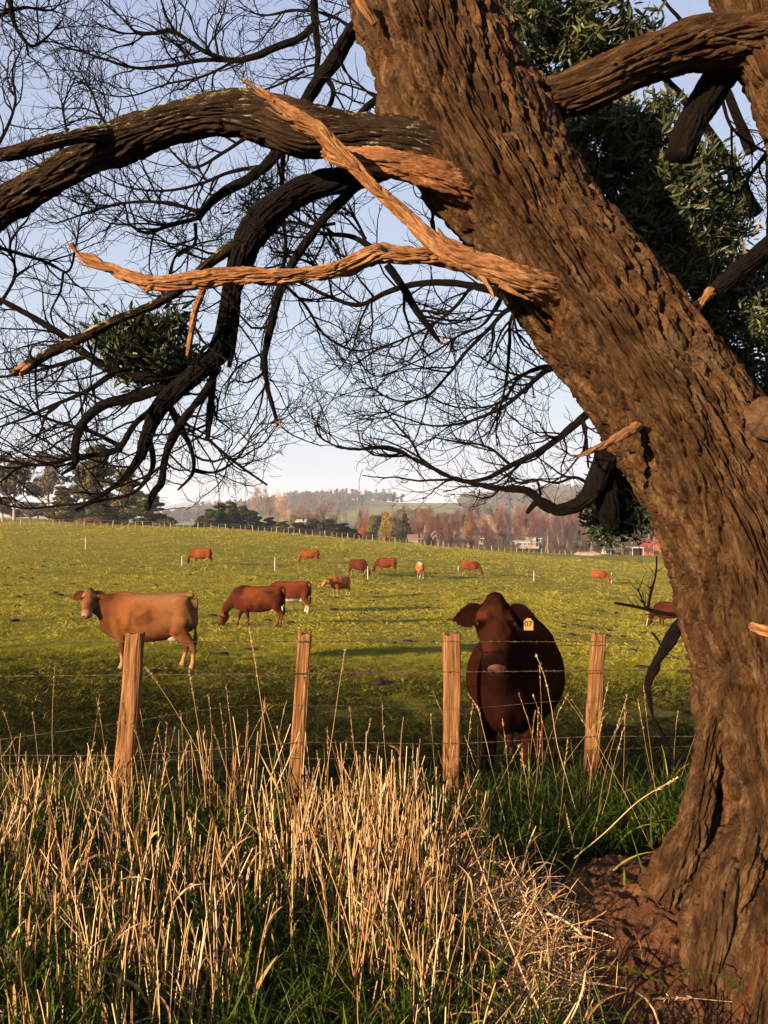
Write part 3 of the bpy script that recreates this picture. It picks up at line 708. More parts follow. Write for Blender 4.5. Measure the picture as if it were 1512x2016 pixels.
tm = NT('twig_bark'); tm.color((0.0045, 0.0026, 0.002)); tm.rough(0.85)
tpart('twigs', mesh_np('twigs', twv, twf), tm.m, kind='stuff')

# leaves: one lance-shaped leaf, 2 folded halves
def leaves_mesh(name, cen, nrm_bias, size, n_per=1, aspect=0.2, droop=0.3, tone_rng=(0, 1)):
    M = len(cen)
    d = rng.standard_normal((M, 3)); d[:, 2] = d[:, 2] * 0.8 + nrm_bias
    d /= np.linalg.norm(d, axis=1, keepdims=True)
    s = np.cross(d, rng.standard_normal((M, 3))); s /= np.linalg.norm(s, axis=1, keepdims=True)
    nn = np.cross(d, s)
    ln = size * rng.uniform(0.6, 1.3, (M, 1)); w = ln * aspect * 0.5
    cu = nn * ln * rng.uniform(-0.2, 0.2, (M, 1))
    v = np.stack([cen, cen + d * ln * 0.3 + s * w + cu * .6 + nn * w * .3, cen + d * ln * 0.3 - s * w + cu * .6 + nn * w * .3, cen + d * ln * 0.35 + cu * .7,
                  cen + d * ln * 0.7 + s * w * .8 + cu * .7 + nn * w * .3, cen + d * ln * 0.7 - s * w * .8 + cu * .7 + nn * w * .3, cen + d * ln], 1).reshape(-1, 3)
    b = (np.arange(M) * 7)[:, None]
    q = np.concatenate([b + np.array([[1, 3, 6, 4]]), b + np.array([[3, 2, 5, 6]])])
    t3 = np.concatenate([b + np.array([[0, 3, 1]]), b + np.array([[0, 2, 3]])])
    tone = np.repeat(rng.uniform(*tone_rng, M), 7)
    return mesh_np(name, v, [q, t3], tone=tone, smooth=False)

LEAF = tone_mat('evergreen_leaf', [(0, (0.018, 0.032, 0.010)), (0.5, (0.045, 0.062, 0.016)), (0.85, (0.10, 0.11, 0.028)), (1, (0.17, 0.12, 0.05))], 0.5, 0.2, 0.4)
def blob_pts(blobs, n):
    """blobs rows (px, py, d, rx, ry px, depth m) -> clustered points; about n in all"""
    area = np.array([b[3] * b[4] for b in blobs], float); area /= area.sum()
    out = []
    for b, a in zip(blobs, area):
        m = max(4, int(n * a / 26))
        u = rng.standard_normal((m, 3)); u /= np.linalg.norm(u, axis=1, keepdims=True); u *= rng.uniform(0.15, 1, (m, 1)) ** 0.45
        c0 = P(b[0], b[1], b[2]); sc = b[2] / F
        cen = c0 + u * np.array([b[3] * sc, b[5], b[4] * sc])
        k = rng.poisson(26, m); ci = np.repeat(cen, k, axis=0)
        out.append(ci + rng.normal(0, 0.030, ci.shape))
    return np.concatenate(out)

mistle = blob_pts([(200, 660, 3.45, 22, 14, .06), (355, 650, 3.45, 16, 18, .05), (385, 715, 3.45, 14, 12, .05), (250, 655, 3.4, 30, 22, .08), (330, 640, 3.4, 18, 18, .06), (295, 690, 3.45, 66, 34, .12), (230, 690, 3.45, 40, 30, .1), (345, 710, 3.45, 34, 26, .08), (300, 735, 3.5, 60, 26, .1), (290, 645, 3.4, 40, 18, .08)], 2600)
tpart('leaf_clump', leaves_mesh('leaf_clump', mistle, 0.7, 0.062, aspect=0.24, tone_rng=(0, .75)), LEAF, kind='stuff', label='dark green tuft of live leaves among the bare twigs at left')
m2 = blob_pts([(520, 380, 3.5, 40, 40, .1), (490, 420, 3.5, 24, 24, .1)], 260)
tpart('leaf_clump', leaves_mesh('leaf_clump', m2, 0.4, 0.05, aspect=0.14, tone_rng=(0, .5)), LEAF, kind='stuff')
m3 = blob_pts([(1225, 940, 3.5, 45, 70, .12), (1240, 1010, 3.5, 45, 36, .12), (1190, 1030, 3.45, 28, 24, .08), (1180, 985, 3.5, 20, 30, .08)], 3000)
tpart('leaf_clump', leaves_mesh('leaf_clump', m3, -0.2, 0.055, aspect=0.26, tone_rng=(0, .4)), LEAF, kind='stuff', label='black-green leaves hanging behind the lower trunk')

# the evergreen that stands behind the trunk, to the right
ex, ey = 2.75, 5.0
ever = empty('evergreen_tree', (ex, ey, gz1(ex, ey)), label='dark leafy evergreen standing behind the leaning trunk at right', category='tree')
def epart(name, me, m, **kw):
    o = link(name, me, m, **kw); o.parent = ever; o.matrix_parent_inverse = Matrix.Translation(-ever.location); return o
epart('trunk', big_limb('trunk', np.array([[ex, ey, gz1(ex, ey) - .2, .17], [ex - .05, ey, 1.6, .14], [ex - .1, ey - .1, 3.0, .11], [ex - .2, ey - .2, 4.2, .07], [ex - .3, ey - .2, 5.4, .03]]), 60, 160, depth=0.01, seed=70), BARK_D)
for k, (pp) in enumerate([[(1500, 600, 30, 5.0), (1380, 420, 18, 4.6), (1280, 330, 9, 4.4), (1180, 260, 4, 4.3)], [(1490, 420, 26, 4.9), (1350, 200, 16, 4.6), (1230, 90, 8, 4.4), (1100, 40, 4, 4.3)], [(1510, 800, 24, 5.0), (1400, 640, 14, 4.6), (1330, 520, 7, 4.4)], [(1480, 300, 22, 4.8), (1400, 120, 12, 4.6), (1290, -20, 5, 4.5)]]):
    epart('branch', big_limb('branch', L(pp), 24, 60, depth=0.003, seed=71 + k), BARK_D)
ev = blob_pts([(1060, 60, 4.4, 90, 70, .35), (1180, 80, 4.4, 90, 70, .35), (1130, 150, 4.5, 80, 50, .3), (1240, 110, 4.5, 50, 55, .3), (1000, 10, 4.5, 60, 50, .3),
               (1180, 290, 4.4, 90, 80, .3), (1260, 260, 4.4, 80, 60, .3), (1350, 340, 4.4, 55, 70, .25), (1300, 400, 4.4, 100, 80, .35), (1230, 370, 4.5, 90, 80, .3), (1390, 460, 4.5, 70, 60, .3),
               (1330, 510, 4.5, 90, 70, .35), (1420, 380, 4.5, 40, 50, .2), (1460, 620, 4.6, 90, 80, .35), (1420, 560, 4.7, 60, 60, .3), (1500, 720, 4.7, 70, 70, .35), (1130, 230, 4.6, 50, 60, .2)], 24000)
epart('crown', leaves_mesh('crown', ev, 0.35, 0.085, aspect=0.2), LEAF, kind='stuff')
# ------------------------------------------------------------------ cattle
def loft(rows, k=18):
    """rows (x, y, z, half width, half height) -> closed elliptical tube; width is across, height is up/along the section"""
    c = resample(np.array(rows, float), max(10, len(rows) * 4)); n = len(c)
    t, u, w = frames(c[:, :3], ref=(0.02, 0.0, 1.0) if abs(rows[-1][2] - rows[0][2]) < abs(rows[-1][0] - rows[0][0]) * 1.2 + .001 else (1.0, 0, 0.02))
    a = np.arange(k) / k * 2 * math.pi
    up = u[:, None, :] * np.cos(a)[None, :, None] * c[:, 4][:, None, None] + w[:, None, :] * np.sin(a)[None, :, None] * c[:, 3][:, None, None]
    v = (c[:, None, :3] + up).reshape(-1, 3)
    i, j = np.meshgrid(np.arange(n - 1), np.arange(k), indexing='ij'); j2 = (j + 1) % k
    f = np.stack([i * k + j, i * k + j2, (i + 1) * k + j2, (i + 1) * k + j], -1).reshape(-1, 4)
    e = len(v); v = np.concatenate([v, [c[0, :3] - t[0] * .3 * c[0, 4]], [c[-1, :3] + t[-1] * .3 * c[-1, 4]]]); jj = np.arange(k)
    f2 = np.concatenate([np.stack([np.full(k, e), (jj + 1) % k, jj], -1), np.stack([np.full(k, e + 1), (n - 1) * k + jj, (n - 1) * k + (jj + 1) % k], -1)])
    return v, f, f2

def ell(c, r, k=12):
    u = np.linspace(0, math.pi, k + 1); a = np.arange(k * 2) / (k * 2) * 2 * math.pi
    v = np.array([[c[0] + r[0] * math.sin(x) * math.cos(y), c[1] + r[1] * math.sin(x) * math.sin(y), c[2] + r[2] * math.cos(x)] for x in u for y in a])
    m = k * 2; i, j = np.meshgrid(np.arange(k), np.arange(m), indexing='ij'); j2 = (j + 1) % m
    return v, np.stack([i * m + j, (i + 1) * m + j, (i + 1) * m + j2, i * m + j2], -1).reshape(-1, 4), np.zeros((0, 3), int)

def fuse(shapes, voxel, smooth=5):
    vs, q, t, o = [], [], [], 0
    for v, f, f2 in shapes:
        vs.append(v); q.append(f + o); t.append(f2 + o); o += len(v)
    me = mesh_np('tmp', np.concatenate(vs), [np.concatenate(q), np.concatenate(t)])
    ob = bpy.data.objects.new('tmp', me); COL.objects.link(ob)
    m = ob.modifiers.new('r', 'REMESH'); m.mode = 'VOXEL'; m.voxel_size = voxel
    s = ob.modifiers.new('s', 'SMOOTH'); s.iterations = smooth; s.factor = 0.5
    dg = bpy.context.evaluated_depsgraph_get(); e = ob.evaluated_get(dg).to_mesh()
    nv, nf = len(e.vertices), len(e.polygons)
    co = np.zeros(nv * 3, dtype=np.float32); e.vertices.foreach_get('co', co)
    lt = np.zeros(nf, dtype=np.int32); e.polygons.foreach_get('loop_total', lt)
    li = np.zeros(len(e.loops), dtype=np.int32); e.loops.foreach_get('vertex_index', li)
    if (lt == 4).all(): fs = li.reshape(-1, 4)
    else:
        st = np.concatenate([[0], np.cumsum(lt)[:-1]]); fs = [np.stack([li[st[lt == k] + i] for i in range(k)], -1) for k in (3, 4) if (lt == k).any()]
    ob.evaluated_get(dg).to_mesh_clear(); bpy.data.objects.remove(ob); bpy.data.meshes.remove(me)
    return co.reshape(-1, 3).astype(float), fs

def rot(v, yaw=0.0, pitch=0.0, roll=0.0):
    m = Matrix.Rotation(yaw, 3, 'Z') @ Matrix.Rotation(-pitch, 3, 'Y') @ Matrix.Rotation(roll, 3, 'X')
    return v @ np.array(m).T

def make_cow(name, label, pos, yaw, pose, coat, voxel=0.026, scale=1.0, hw=1.0, nose=(0.30, 0.15, 0.10), hoofc=(0.05, 0.035, 0.025), udder=True, tag=None, legs=None, headrot=(0, 0, 0), detail=False, fat=1.0, hairy=False):
    """x forward, z up, in metres; the body is one fused surface, other parts sit on it"""
    root = empty(name, pos, label=label, category='cow', group='cattle grazing in the paddock')
    root.rotation_euler = (0, 0, yaw); root.scale = (scale,) * 3
    W = fat
    sh = [loft([(-.765, 0, 1.02, .09, .15), (-.745, 0, 1.01, .15 * W, .22), (-.67, 0, .99, .22 * W, .30), (-.45, 0, .965, .275 * W, .375), (-.2, 0, .925, .325 * W, .41), (.05, 0, .905, .35 * W, .425),
                (.3, 0, .915, .325 * W, .42), (.5, 0, .935, .27 * W, .405), (.66, 0, .93, .225, .385), (.80, 0, .92, .165, .31), (.88, 0, .90, .10, .2)], 26),
          loft([(-.68, .09, 1.25, .05, .04), (-.52, .13, 1.26, .06, .04), (-.42, .17, 1.20, .05, .04)], 10), loft([(-.68, -.09, 1.25, .05, .04), (-.52, -.13, 1.26, .06, .04), (-.42, -.17, 1.20, .05, .04)], 10),
          loft([(-.74, 0, 1.30, .06, .05), (-.3, 0, 1.29, .07, .05), (.2, 0, 1.28, .06, .05), (.55, 0, 1.31, .07, .06), (.8, 0, 1.2, .06, .06)], 10)]
    lg = legs or [(0, 0), (.04, 0), (0, 0), (-.10, 0)]           # x shift of feet: front left, front right, hind left, hind right
    for s, (dx, _) in ((1, lg[0]), (-1, lg[1])):
        sh.append(loft([(.52, s * .15, 1.0, .10, .19), (.50, s * .185, .80, .09, .16), (.47 + .1 * dx, s * .17, .64, .08, .115), (.48 + .5 * dx, s * .155, .50, .062, .072), (.49 + .75 * dx, s * .15, .38, .056, .06),
                        (.485 + .85 * dx, s * .15, .28, .034, .036), (.485 + dx, s * .15, .15, .033, .036), (.49 + dx, s * .15, .10, .042, .045), (.51 + dx, s * .15, .055, .042, .05), (.53 + dx, s * .15, .012, .048, .062)], 14))
    for s, (dx, _) in ((1, lg[2]), (-1, lg[3])):
        sh.append(loft([(-.52, s * .12, 1.08, .12, .20), (-.51, s * .165, .92, .115, .205), (-.49 + .15 * dx, s * .175, .75, .095, .165), (-.56 + .5 * dx, s * .165, .58, .075, .115), (-.65 + .7 * dx, s * .15, .46, .052, .07),
                        (-.67 + .8 * dx, s * .15, .38, .040, .052), (-.645 + .9 * dx, s * .15, .26, .034, .038), (-.625 + dx, s * .15, .15, .035, .038), (-.615 + dx, s * .15, .10, .044, .046), (-.60 + dx, s * .15, .055, .044, .052), (-.58 + dx, s * .15, .012, .048, .064)], 14))
    # head in its own frame: origin at the poll, muzzle towards +x
    hd = [loft([(-.03, 0, -.02, .085 * hw, .07), (.02, 0, -.03, .118 * hw, .10), (.10, 0, -.045, .135 * hw, .12), (.18, 0, -.055, .132 * hw, .125), (.26, 0, -.065, .108 * hw, .112), (.34, 0, -.075, .092 * hw, .095), (.41, 0, -.082, .092 * hw, .085), (.46, 0, -.085, .092 * hw, .08), (.49, 0, -.088, .068 * hw, .055)], 20),
          loft([(-.01, 0, .035, .055, .05), (.05, 0, .05, .075, .05), (.13, 0, .045, .06, .04)], 10),
          ell((-.045 if pose == 'front' else -.02, 0, .0), (.058, .065 * hw, .07)),
          loft([(.06, 0, -.14, .075, .08), (.2, 0, -.16, .06, .06), (.34, 0, -.145, .045, .045), (.44, 0, -.135, .05, .04)], 12),
          ell((.155, .108 * hw, .022), (.045, .032, .026)), ell((.155, -.108 * hw, .022), (.045, .032, .026))]
    if pose == 'graze':
        hp, base = np.array([1.13, 0, .52]), (0, -1.12, 0)
        neck = [(.60, 0, 1.07, .17, .25), (.76, 0, .98, .135, .215), (.90, 0, .84, .105, .175), (1.02, 0, .69, .09, .15), (1.10, 0, .55, .09, .12), (1.14, 0, .47, .09, .09)]
    elif pose == 'level':
        hp, base = np.array([1.30, 0, 1.13]), (0, -.6, 0)
        neck = [(.60, 0, 1.06, .17, .26), (.80, 0, 1.05, .135, .22), (.98, 0, 1.06, .11, .18), (1.14, 0, 1.07, .10, .15), (1.28, 0, 1.08, .09, .11)]
    elif pose == 'turn':                                           # head turned to look at the camera
        hp, base = np.array([1.07, .02, 1.36]), (0, -.75, 0)
        neck = [(.56, 0, 1.06, .18, .27), (.74, 0, 1.09, .14, .245), (.89, 0, 1.14, .12, .21), (1.0, 0, 1.21, .11, .165), (1.06, 0, 1.28, .10, .12)]
    else:                                                          # front: head up, muzzle towards the viewer
        hp, base = np.array([1.14, 0, 1.655]), (0, -.98, 0)
        neck = [(.54, 0, 1.06, .21, .33), (.70, 0, 1.12, .18, .31), (.85, 0, 1.23, .155, .27), (.98, 0, 1.38, .14, .22), (1.08, 0, 1.53, .125, .16)]
    hy, hpit, hr = base[0] + headrot[0], base[1] + headrot[1], base[2] + headrot[2]
    T = lambda v: rot(np.asarray(v, float), hy, hpit, hr) + hp
    sh.append(loft(neck, 20)); sh.append(loft([(.45, 0, .70, .14, .12), (.62, 0, .68, .13, .13), (.76, 0, .74, .10, .12), (.84, 0, .84, .07, .1)], 14))
    sh += [(T(v), f, f2) for v, f, f2 in hd]
    bv, bf = fuse(sh, voxel, 7 if voxel < .02 else 4)
    bv = bv + 0.006 * fbm(bv * 5.0, 3, int(abs(pos[0]) * 7) % 50)[:, None] * np.array([.3, 1, .6])
    iv = np.linalg.inv(np.array(Matrix.Rotation(hy, 3, 'Z') @ Matrix.Rotation(-hpit, 3, 'Y') @ Matrix.Rotation(hr, 3, 'X')))
    hl = (bv - hp) @ iv.T                                           # head-frame coordinates for coat painting
    inhead = (hl[:, 0] > -.03) & (hl[:, 0] < .56) & (np.abs(hl[:, 1]) < .16) & (hl[:, 2] < .12) & (hl[:, 2] > -.24) & (bv[:, 0] > .7)
    col = coat(bv, hl, inhead)
    link('body', mesh_np('body', bv, bf, colr=col), COAT, root)
    # muzzle pad, nostrils
    mz = [ell((.472, 0, -.064), (.040, .066 * hw, .056), 10)]
    v, f, f2 = mz[0]; nme = mesh_np('muzzle', T(v), [f]); mu = link('muzzle', nme, skin_mat(nose), root)
    v, f, f2 = ell((.508, 0, -.098), (.008, .050 * hw, .006), 6); link('mouth', mesh_np('mouth', T(v), [f]), DARKSKIN, mu)
    for s in (1, -1):
        v, f, f2 = ell((.504, s * .036 * hw, -.046), (.014, .019, .016), 6); link('nostril', mesh_np('nostril', T(v), [f]), DARKSKIN, mu)
        v, f, f2 = ell((.170, s * .121 * hw, .034), (.021, .014, .015), 7); link('eye', mesh_np('eye', T(v), [f]), EYE, root)
        # ear: cupped leaf, drooping out to the side
        ln = .19; n = 9; ear = []
        for i in range(n):
            tt = i / (n - 1); wd = .078 * math.sin(math.pi * min(1, .18 + .80 * tt)) ** .8 + .008
            for j in range(7):
                a = (j - 3) / 3
                ear.append([.02 + .055 * tt + a * wd, s * (.105 + ln * tt), .0 - .05 * tt ** 1.5 - .012 + .030 * abs(a) ** 1.5 * (1 if tt < 1 else 0)])
        ear = np.array(ear); i, j = np.meshgrid(np.arange(n - 1), np.arange(6), indexing='ij')
        f = np.stack([i * 7 + j, i * 7 + j + 1, (i + 1) * 7 + j + 1, (i + 1) * 7 + j], -1).reshape(-1, 4)
        th = ear.copy(); th[:, 2] -= .012; a0 = len(ear)
        rimi = [i * 7 for i in range(n)] + [(n - 1) * 7 + j for j in range(1, 7)] + [i * 7 + 6 for i in range(n - 2, -1, -1)]
        rim = np.array([[rimi[k], rimi[k + 1], rimi[k + 1] + a0, rimi[k] + a0] for k in range(len(rimi) - 1)])
        ev_ = np.concatenate([ear, th])
        er = rot(ev_ - np.array([.02, s * .09, 0]), 0, -.5, 0) + np.array([.062 if pose == 'front' else .045, s * (.085 * hw), .0])
        wv = T(er); cc = coat(wv, er, np.zeros(len(wv), bool)) * .75
        eo = link('ear', mesh_np('ear', wv, [f, f[:, ::-1] + a0, rim], colr=cc), COAT, root)
        if hairy:
            add_fur(eo, wv, 900, .030, cc.mean(0))
        if tag and s == tag:
            tv = T(rot(np.array([[0, 0, 0], [0, .052, 0], [0, .052, .05], [0, .036, .068], [0, .016, .068], [0, 0, .05]]) * 1.3 + np.array([0.0, -.034, -.075]), 0, .95, 0) + np.array([.13, s * (.235), .02]))
            dd = T(np.array([[1., 0, 0]]))[0] - T(np.array([[0., 0, 0]]))[0]
            nrm = np.cross(tv[1] - tv[0], tv[2] - tv[0]); nrm /= np.linalg.norm(nrm)
            if nrm[0] < 0: nrm = -nrm
            v2 = np.concatenate([tv, tv - nrm * .003]); n6 = 6
            bm = bpy.data.meshes.new('ear_tag'); bm.from_pydata([tuple(x) for x in v2], [], [list(range(n6)), list(range(n6 * 2 - 1, n6 - 1, -1))] + [[k, k + n6, (k + 1) % n6 + n6, (k + 1) % n6] for k in range(n6)])
            to = link('ear_tag', bm, plain('tag_plastic', (0.42, 0.25, 0.08), 0.5, .1), root)
            cu = bpy.data.curves.new('tag_number', 'FONT'); cu.body = '07'; cu.size = .058; cu.extrude = .0006; cu.align_x = 'CENTER'; cu.align_y = 'CENTER'
            tmp = bpy.data.objects.new('tag_number', cu); tx = bpy.data.objects.new('tag_number', bpy.data.meshes.new_from_object(tmp)); bpy.data.objects.remove(tmp); COL.objects.link(tx)
            c0 = tv.mean(0) + nrm * .0022 - (tv[3] - tv[0]) * .06
            xx = (tv[1] - tv[0]); xx /= np.linalg.norm(xx); yy = np.cross(nrm, xx)
            if yy[2] < 0: yy = -yy; xx = -xx
            tx.matrix_local = Matrix(((xx[0], yy[0], nrm[0], c0[0]), (xx[1], yy[1], nrm[1], c0[1]), (xx[2], yy[2], nrm[2], c0[2]), (0, 0, 0, 1)))
            tx.data.materials.clear(); tx.data.materials.append(DARKSKIN); tx.parent = to
    # hooves
    feet = [(.54 + lg[0][0], .15), (.54 + lg[1][0], -.15), (-.57 + lg[2][0], .15), (-.57 + lg[3][0], -.15)]
    hm = skin_mat(hoofc)
    for fx_, fy_ in feet:
        prt = []
        for s in (1, -1):
            prt.append(loft([(fx_ - .012, fy_ + s * .021, .052, .023, .046), (fx_ + .004, fy_ + s * .023, .02, .026, .055), (fx_ + .012, fy_ + s * .024, -.004, .028, .062)], 10))
        vs, q, t, o = [], [], [], 0
        for v, f, f2 in prt: vs.append(v); q.append(f + o); t.append(f2 + o); o += len(v)
        link('hoof', mesh_np('hoof', np.concatenate(vs), [np.concatenate(q), np.concatenate(t)]), hm, root)
    # tail with switch
    tl = np.array([[-.70, 0, 1.28, .034], [-.775, 0, 1.25, .030], [-.80, .01, 1.10, .022], [-.79, .015, .88, .017], [-.78, .02, .68, .020], [-.78, .02, .54, .038], [-.775, .02, .44, .030], [-.77, .02, .35, .006]])
    c = resample(tl, 26); v, f = tubes(c[None, :, :3], c[None, :, 3], 9)
    cc = coat(v, np.full((len(v), 3), -9.), np.zeros(len(v), bool)); cc = cc * np.where(v[:, 2:3] < .62, .65, .9)
    link('tail', mesh_np('tail', v, f, colr=cc), COAT, root)
    if udder:
        v, f, f2 = ell((-.40, 0, .60), (.16, .13, .11), 9); ud = link('udder', mesh_np('udder', v, [f]), skin_mat((0.50, 0.34, 0.24) if udder is True else udder), root)
        for a, b in ((1, 1), (1, -1), (-1, 1), (-1, -1)):
            v, f, f2 = loft([(-.41 + a * .05, b * .05, .51, .018, .018), (-.41 + a * .05, b * .05, .465, .012, .012)], 8); link('teat', mesh_np('teat', v, [f, f2]), skin_mat((0.42, 0.25, 0.18)), ud)
    if hairy: add_fur(root, bv, 16000, .012, None, col, bf)
    return root

FURM = tone_mat('short_hair', [(0, (0.008, 0.003, 0.002)), (0.7, (0.018, 0.006, 0.003)), (1, (0.035, 0.011, 0.005))], 1.0, 0.0, 0.0)
def add_fur(par, v, n, ln, col0=None, col=None, faces=None):
    if faces is not None and not isinstance(faces, list):
        a, b, c = v[faces[:, 0]], v[faces[:, 1]], v[faces[:, 3]]
        nr = np.cross(b - a, c - a); nr /= np.linalg.norm(nr, axis=1, keepdims=True) + 1e-9
        k = rng.integers(0, len(faces), n); u1 = rng.random((n, 1)); u2 = rng.random((n, 1))
        p = a[k] + (b[k] - a[k]) * u1 + (c[k] - a[k]) * u2; d = nr[k] * 0.8 + rng.standard_normal((n, 3)) * .35 + np.array([-.35, 0, -.55])
    else:
        k = rng.integers(0, len(v), n); p = v[k] + rng.normal(0, .004, (n, 3)); d = rng.standard_normal((n, 3)) + np.array([0, 0, -.9]) + (p - v.mean(0)) * 14
    d /= np.linalg.norm(d, axis=1, keepdims=True)
    s = np.cross(d, rng.standard_normal((n, 3))); s /= np.linalg.norm(s, axis=1, keepdims=True)
    l = ln * rng.uniform(.5, 1.3, (n, 1)); vv = np.stack([p - s * .0013, p + s * .0013, p + d * l], 1).reshape(-1, 3)
    f = np.arange(n * 3).reshape(-1, 3)
    link('hair', mesh_np('hair', vv, f, tone=np.repeat(rng.random(n), 3)), FURM, par, kind='stuff')

cm = NT('cow_coat'); cc_ = cm.attr('coat').outputs['Color']
hn = cm.noise(cm.vscale(cm.coord(), (14, 14, 40)), 3.0, 5, 0.7)
cm.color(cm.mix(0.35, cc_, cm.mix(1.0, cc_, cm.ramp(hn, [(0.3, (0.45,) * 3), (0.7, (1.45,) * 3)]), 'MULTIPLY')))
cm.rough(0.9); cm.b.inputs['Specular IOR Level'].default_value = 0.0
cm.b.inputs['Sheen Weight'].default_value = 0.0; cm.b.inputs['Sheen Roughness'].default_value = 0.4; cm.b.inputs['Sheen Tint'].default_value = (0.6, 0.35, 0.2, 1)
cm.bump(hn, 0.35, 0.01)
COAT = cm.m
_skin = {}
def skin_mat(c):
    if c not in _skin:
        c0 = c; c = K(c, .62); m = NT('skin'); f = m.noise(m.coord(), 30, 4); m.color(m.ramp(f, [(.3, tuple(x * .75 for x in c)), (.7, c)])); m.rough(.5); m.bump(f, .3, .004); _skin[c0] = m.m; return m.m
    return _skin[c]
DARKSKIN = plain('dark_skin', (0.012, 0.008, 0.007), 0.5)
em = NT('eye'); em.color((0.01, 0.006, 0.004)); em.rough(0.12); em.b.inputs['Specular IOR Level'].default_value = 0.22; EYE = em.m

def lerp(a, b, t): t = np.clip(t, 0, 1)[:, None]; return np.asarray(a) * (1 - t) + np.asarray(b) * t
def sstep(a, b, x): t = np.clip((x - a) / (b - a), 0, 1); return t * t * (3 - 2 * t)
def coat_fn(main, dark=None, light=None, sock=None, belly=None, face=None, seed=0, patch=0.5, blaze=None, muzz=None):
    main = np.array(main); dark = np.array(dark if dark is not None else main * .55); light = np.array(light if light is not None else np.minimum(main * 1.6, .8))
    def fn(p, h, inh):
        n = fbm(p * 3.2, 3, seed); n2 = fbm(p * 8.0, 3, seed + 1)
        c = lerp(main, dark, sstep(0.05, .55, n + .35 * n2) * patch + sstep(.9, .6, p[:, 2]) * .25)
        c = lerp(c, light, sstep(0.05, .6, -n - .2 * n2) * patch * .7)
        fr = sstep(.35, .75, p[:, 0] + .12 * n) * (~inh)
        c = lerp(c, dark, fr * .75)
        c = lerp(c, light, sstep(1.12, 1.3, p[:, 2] + .05 * n2) * sstep(.5, .2, p[:, 0]) * .55)  # paler along the back: sunlight painted into the coat
        if belly is not None: c = lerp(c, belly, sstep(.66, .58, p[:, 2] + .03 * n2) * (np.abs(p[:, 0]) < .42) * (p[:, 2] > .5))
        if sock is not None: c = lerp(c, sock, sstep(.34, .24, p[:, 2] + .03 * n2) * (~inh))
        if inh.any():
            if face is not None: c = lerp(c, face, inh * 1.0); c = lerp(c, np.asarray(face) * .45, inh * sstep(.0, .5, fbm(h * 14, 3, seed + 4)) * .8); c = lerp(c, np.asarray(face) * 1.5, inh * sstep(.1, .6, fbm(h * 9 + 5, 3, seed + 6)) * .6)
            if blaze is not None: c = lerp(c, blaze, inh * sstep(.05, .03, np.abs(h[:, 1])) * sstep(.02, .08, h[:, 0]))
            ey = np.hypot((h[:, 0] - .17) / .05, (np.abs(h[:, 1]) - .12) / .055); c = lerp(c, np.asarray(main) * .22, inh * sstep(1.15, .6, ey) * (h[:, 2] > -.08))
            c = lerp(c, np.minimum(np.asarray(main) * 3.2, .5), inh * sstep(.05, .02, np.abs(h[:, 0] - .105)) * sstep(.05, .08, np.abs(h[:, 1])) * .5)
            c = lerp(c, muzz if muzz is not None else dark * .6, inh * sstep(.36, .43, h[:, 0]))
        return np.clip(c, 0, 1) * .62
    return fn

RED = (0.20, 0.048, 0.014); DRED = (0.085, 0.020, 0.009); TAN = (0.21, 0.076, 0.024); ORG = (0.25, 0.068, 0.014)
def at(px, d): x = (px - CX) / F * d; return (x, d, gz1(x, d) - .012)

make_cow('cow', 'dark brown cow facing the viewer behind the wire, yellow tag in one ear', at(1017, 6.6), R(-90 - 18), 'front',
         coat_fn((0.034, 0.009, 0.0045), dark=(0.016, 0.005, 0.0035), light=(0.065, 0.017, 0.007), seed=3, face=(0.034, 0.0105, 0.0055), muzz=(0.009, 0.004, 0.003)), voxel=0.017, nose=(0.10, 0.038, 0.028), udder=False,
         tag=1, headrot=(R(13), 0, 0), fat=1.22, hairy=True, hw=1.12, legs=[(.0, 0), (.05, 0), (0, 0), (0, 0)])
make_cow('cow', 'tan cow standing side-on behind the left post with its head turned to the viewer', at(298, 13.0), R(180), 'turn',
         coat_fn(TAN, dark=(0.055, 0.016, 0.007), light=(0.34, 0.155, 0.06), seed=5, face=(0.20, 0.078, 0.032), sock=(0.42, 0.21, 0.10), belly=(.10, .03, .012), blaze=None, muzz=(0.30, 0.14, 0.08), patch=.6), voxel=0.021, nose=(0.42, 0.20, 0.14),
         headrot=(R(100), 0, 0), legs=[(-.02, 0), (-.12, 0), (-.14, 0), (.10, 0)], udder=(0.55, 0.40, 0.28))
make_cow('cow', 'big red-brown cow grazing with lowered head between the two left posts', at(512, 23.2), R(187), 'graze',
         coat_fn((0.115, 0.027, 0.011), dark=(0.045, 0.012, 0.007), light=(0.2, 0.055, 0.018), seed=7, patch=.9), voxel=0.03, scale=.97, legs=[(-.14, 0), (.22, 0), (-.05, 0), (.04, 0)], fat=1.05)
make_cow('cow', 'white-socked red cow half hidden behind the big grazing one', at(574, 29.5), R(184), 'graze',
         coat_fn((0.15, 0.034, 0.012), dark=(0.07, 0.017, 0.008), seed=9, sock=(.75, .68, .6), belly=(.75, .68, .6)), voxel=0.035, scale=.96, udder=(.7, .6, .5), legs=[(.1, 0), (-.1, 0), (-.05, 0), (.05, 0)])
make_cow('cow', 'pale orange calf standing and facing left in mid paddock', at(671, 39.0), R(-128), 'level',
         coat_fn((.40, .14, .035), dark=(0.34, 0.10, 0.028), light=(0.62, 0.32, 0.14), seed=11, sock=(.5, .3, .17), muzz=(.5, .3, .2)), voxel=0.035, scale=.86, udder=False, headrot=(R(-10), 0, 0))
make_cow('cow', 'red cow grazing alone at far left near a white rod', at(398, 55), R(180), 'graze', coat_fn((0.21, 0.055, 0.016), seed=13, face=(.15, .04, .02)), voxel=0.045, scale=.93)
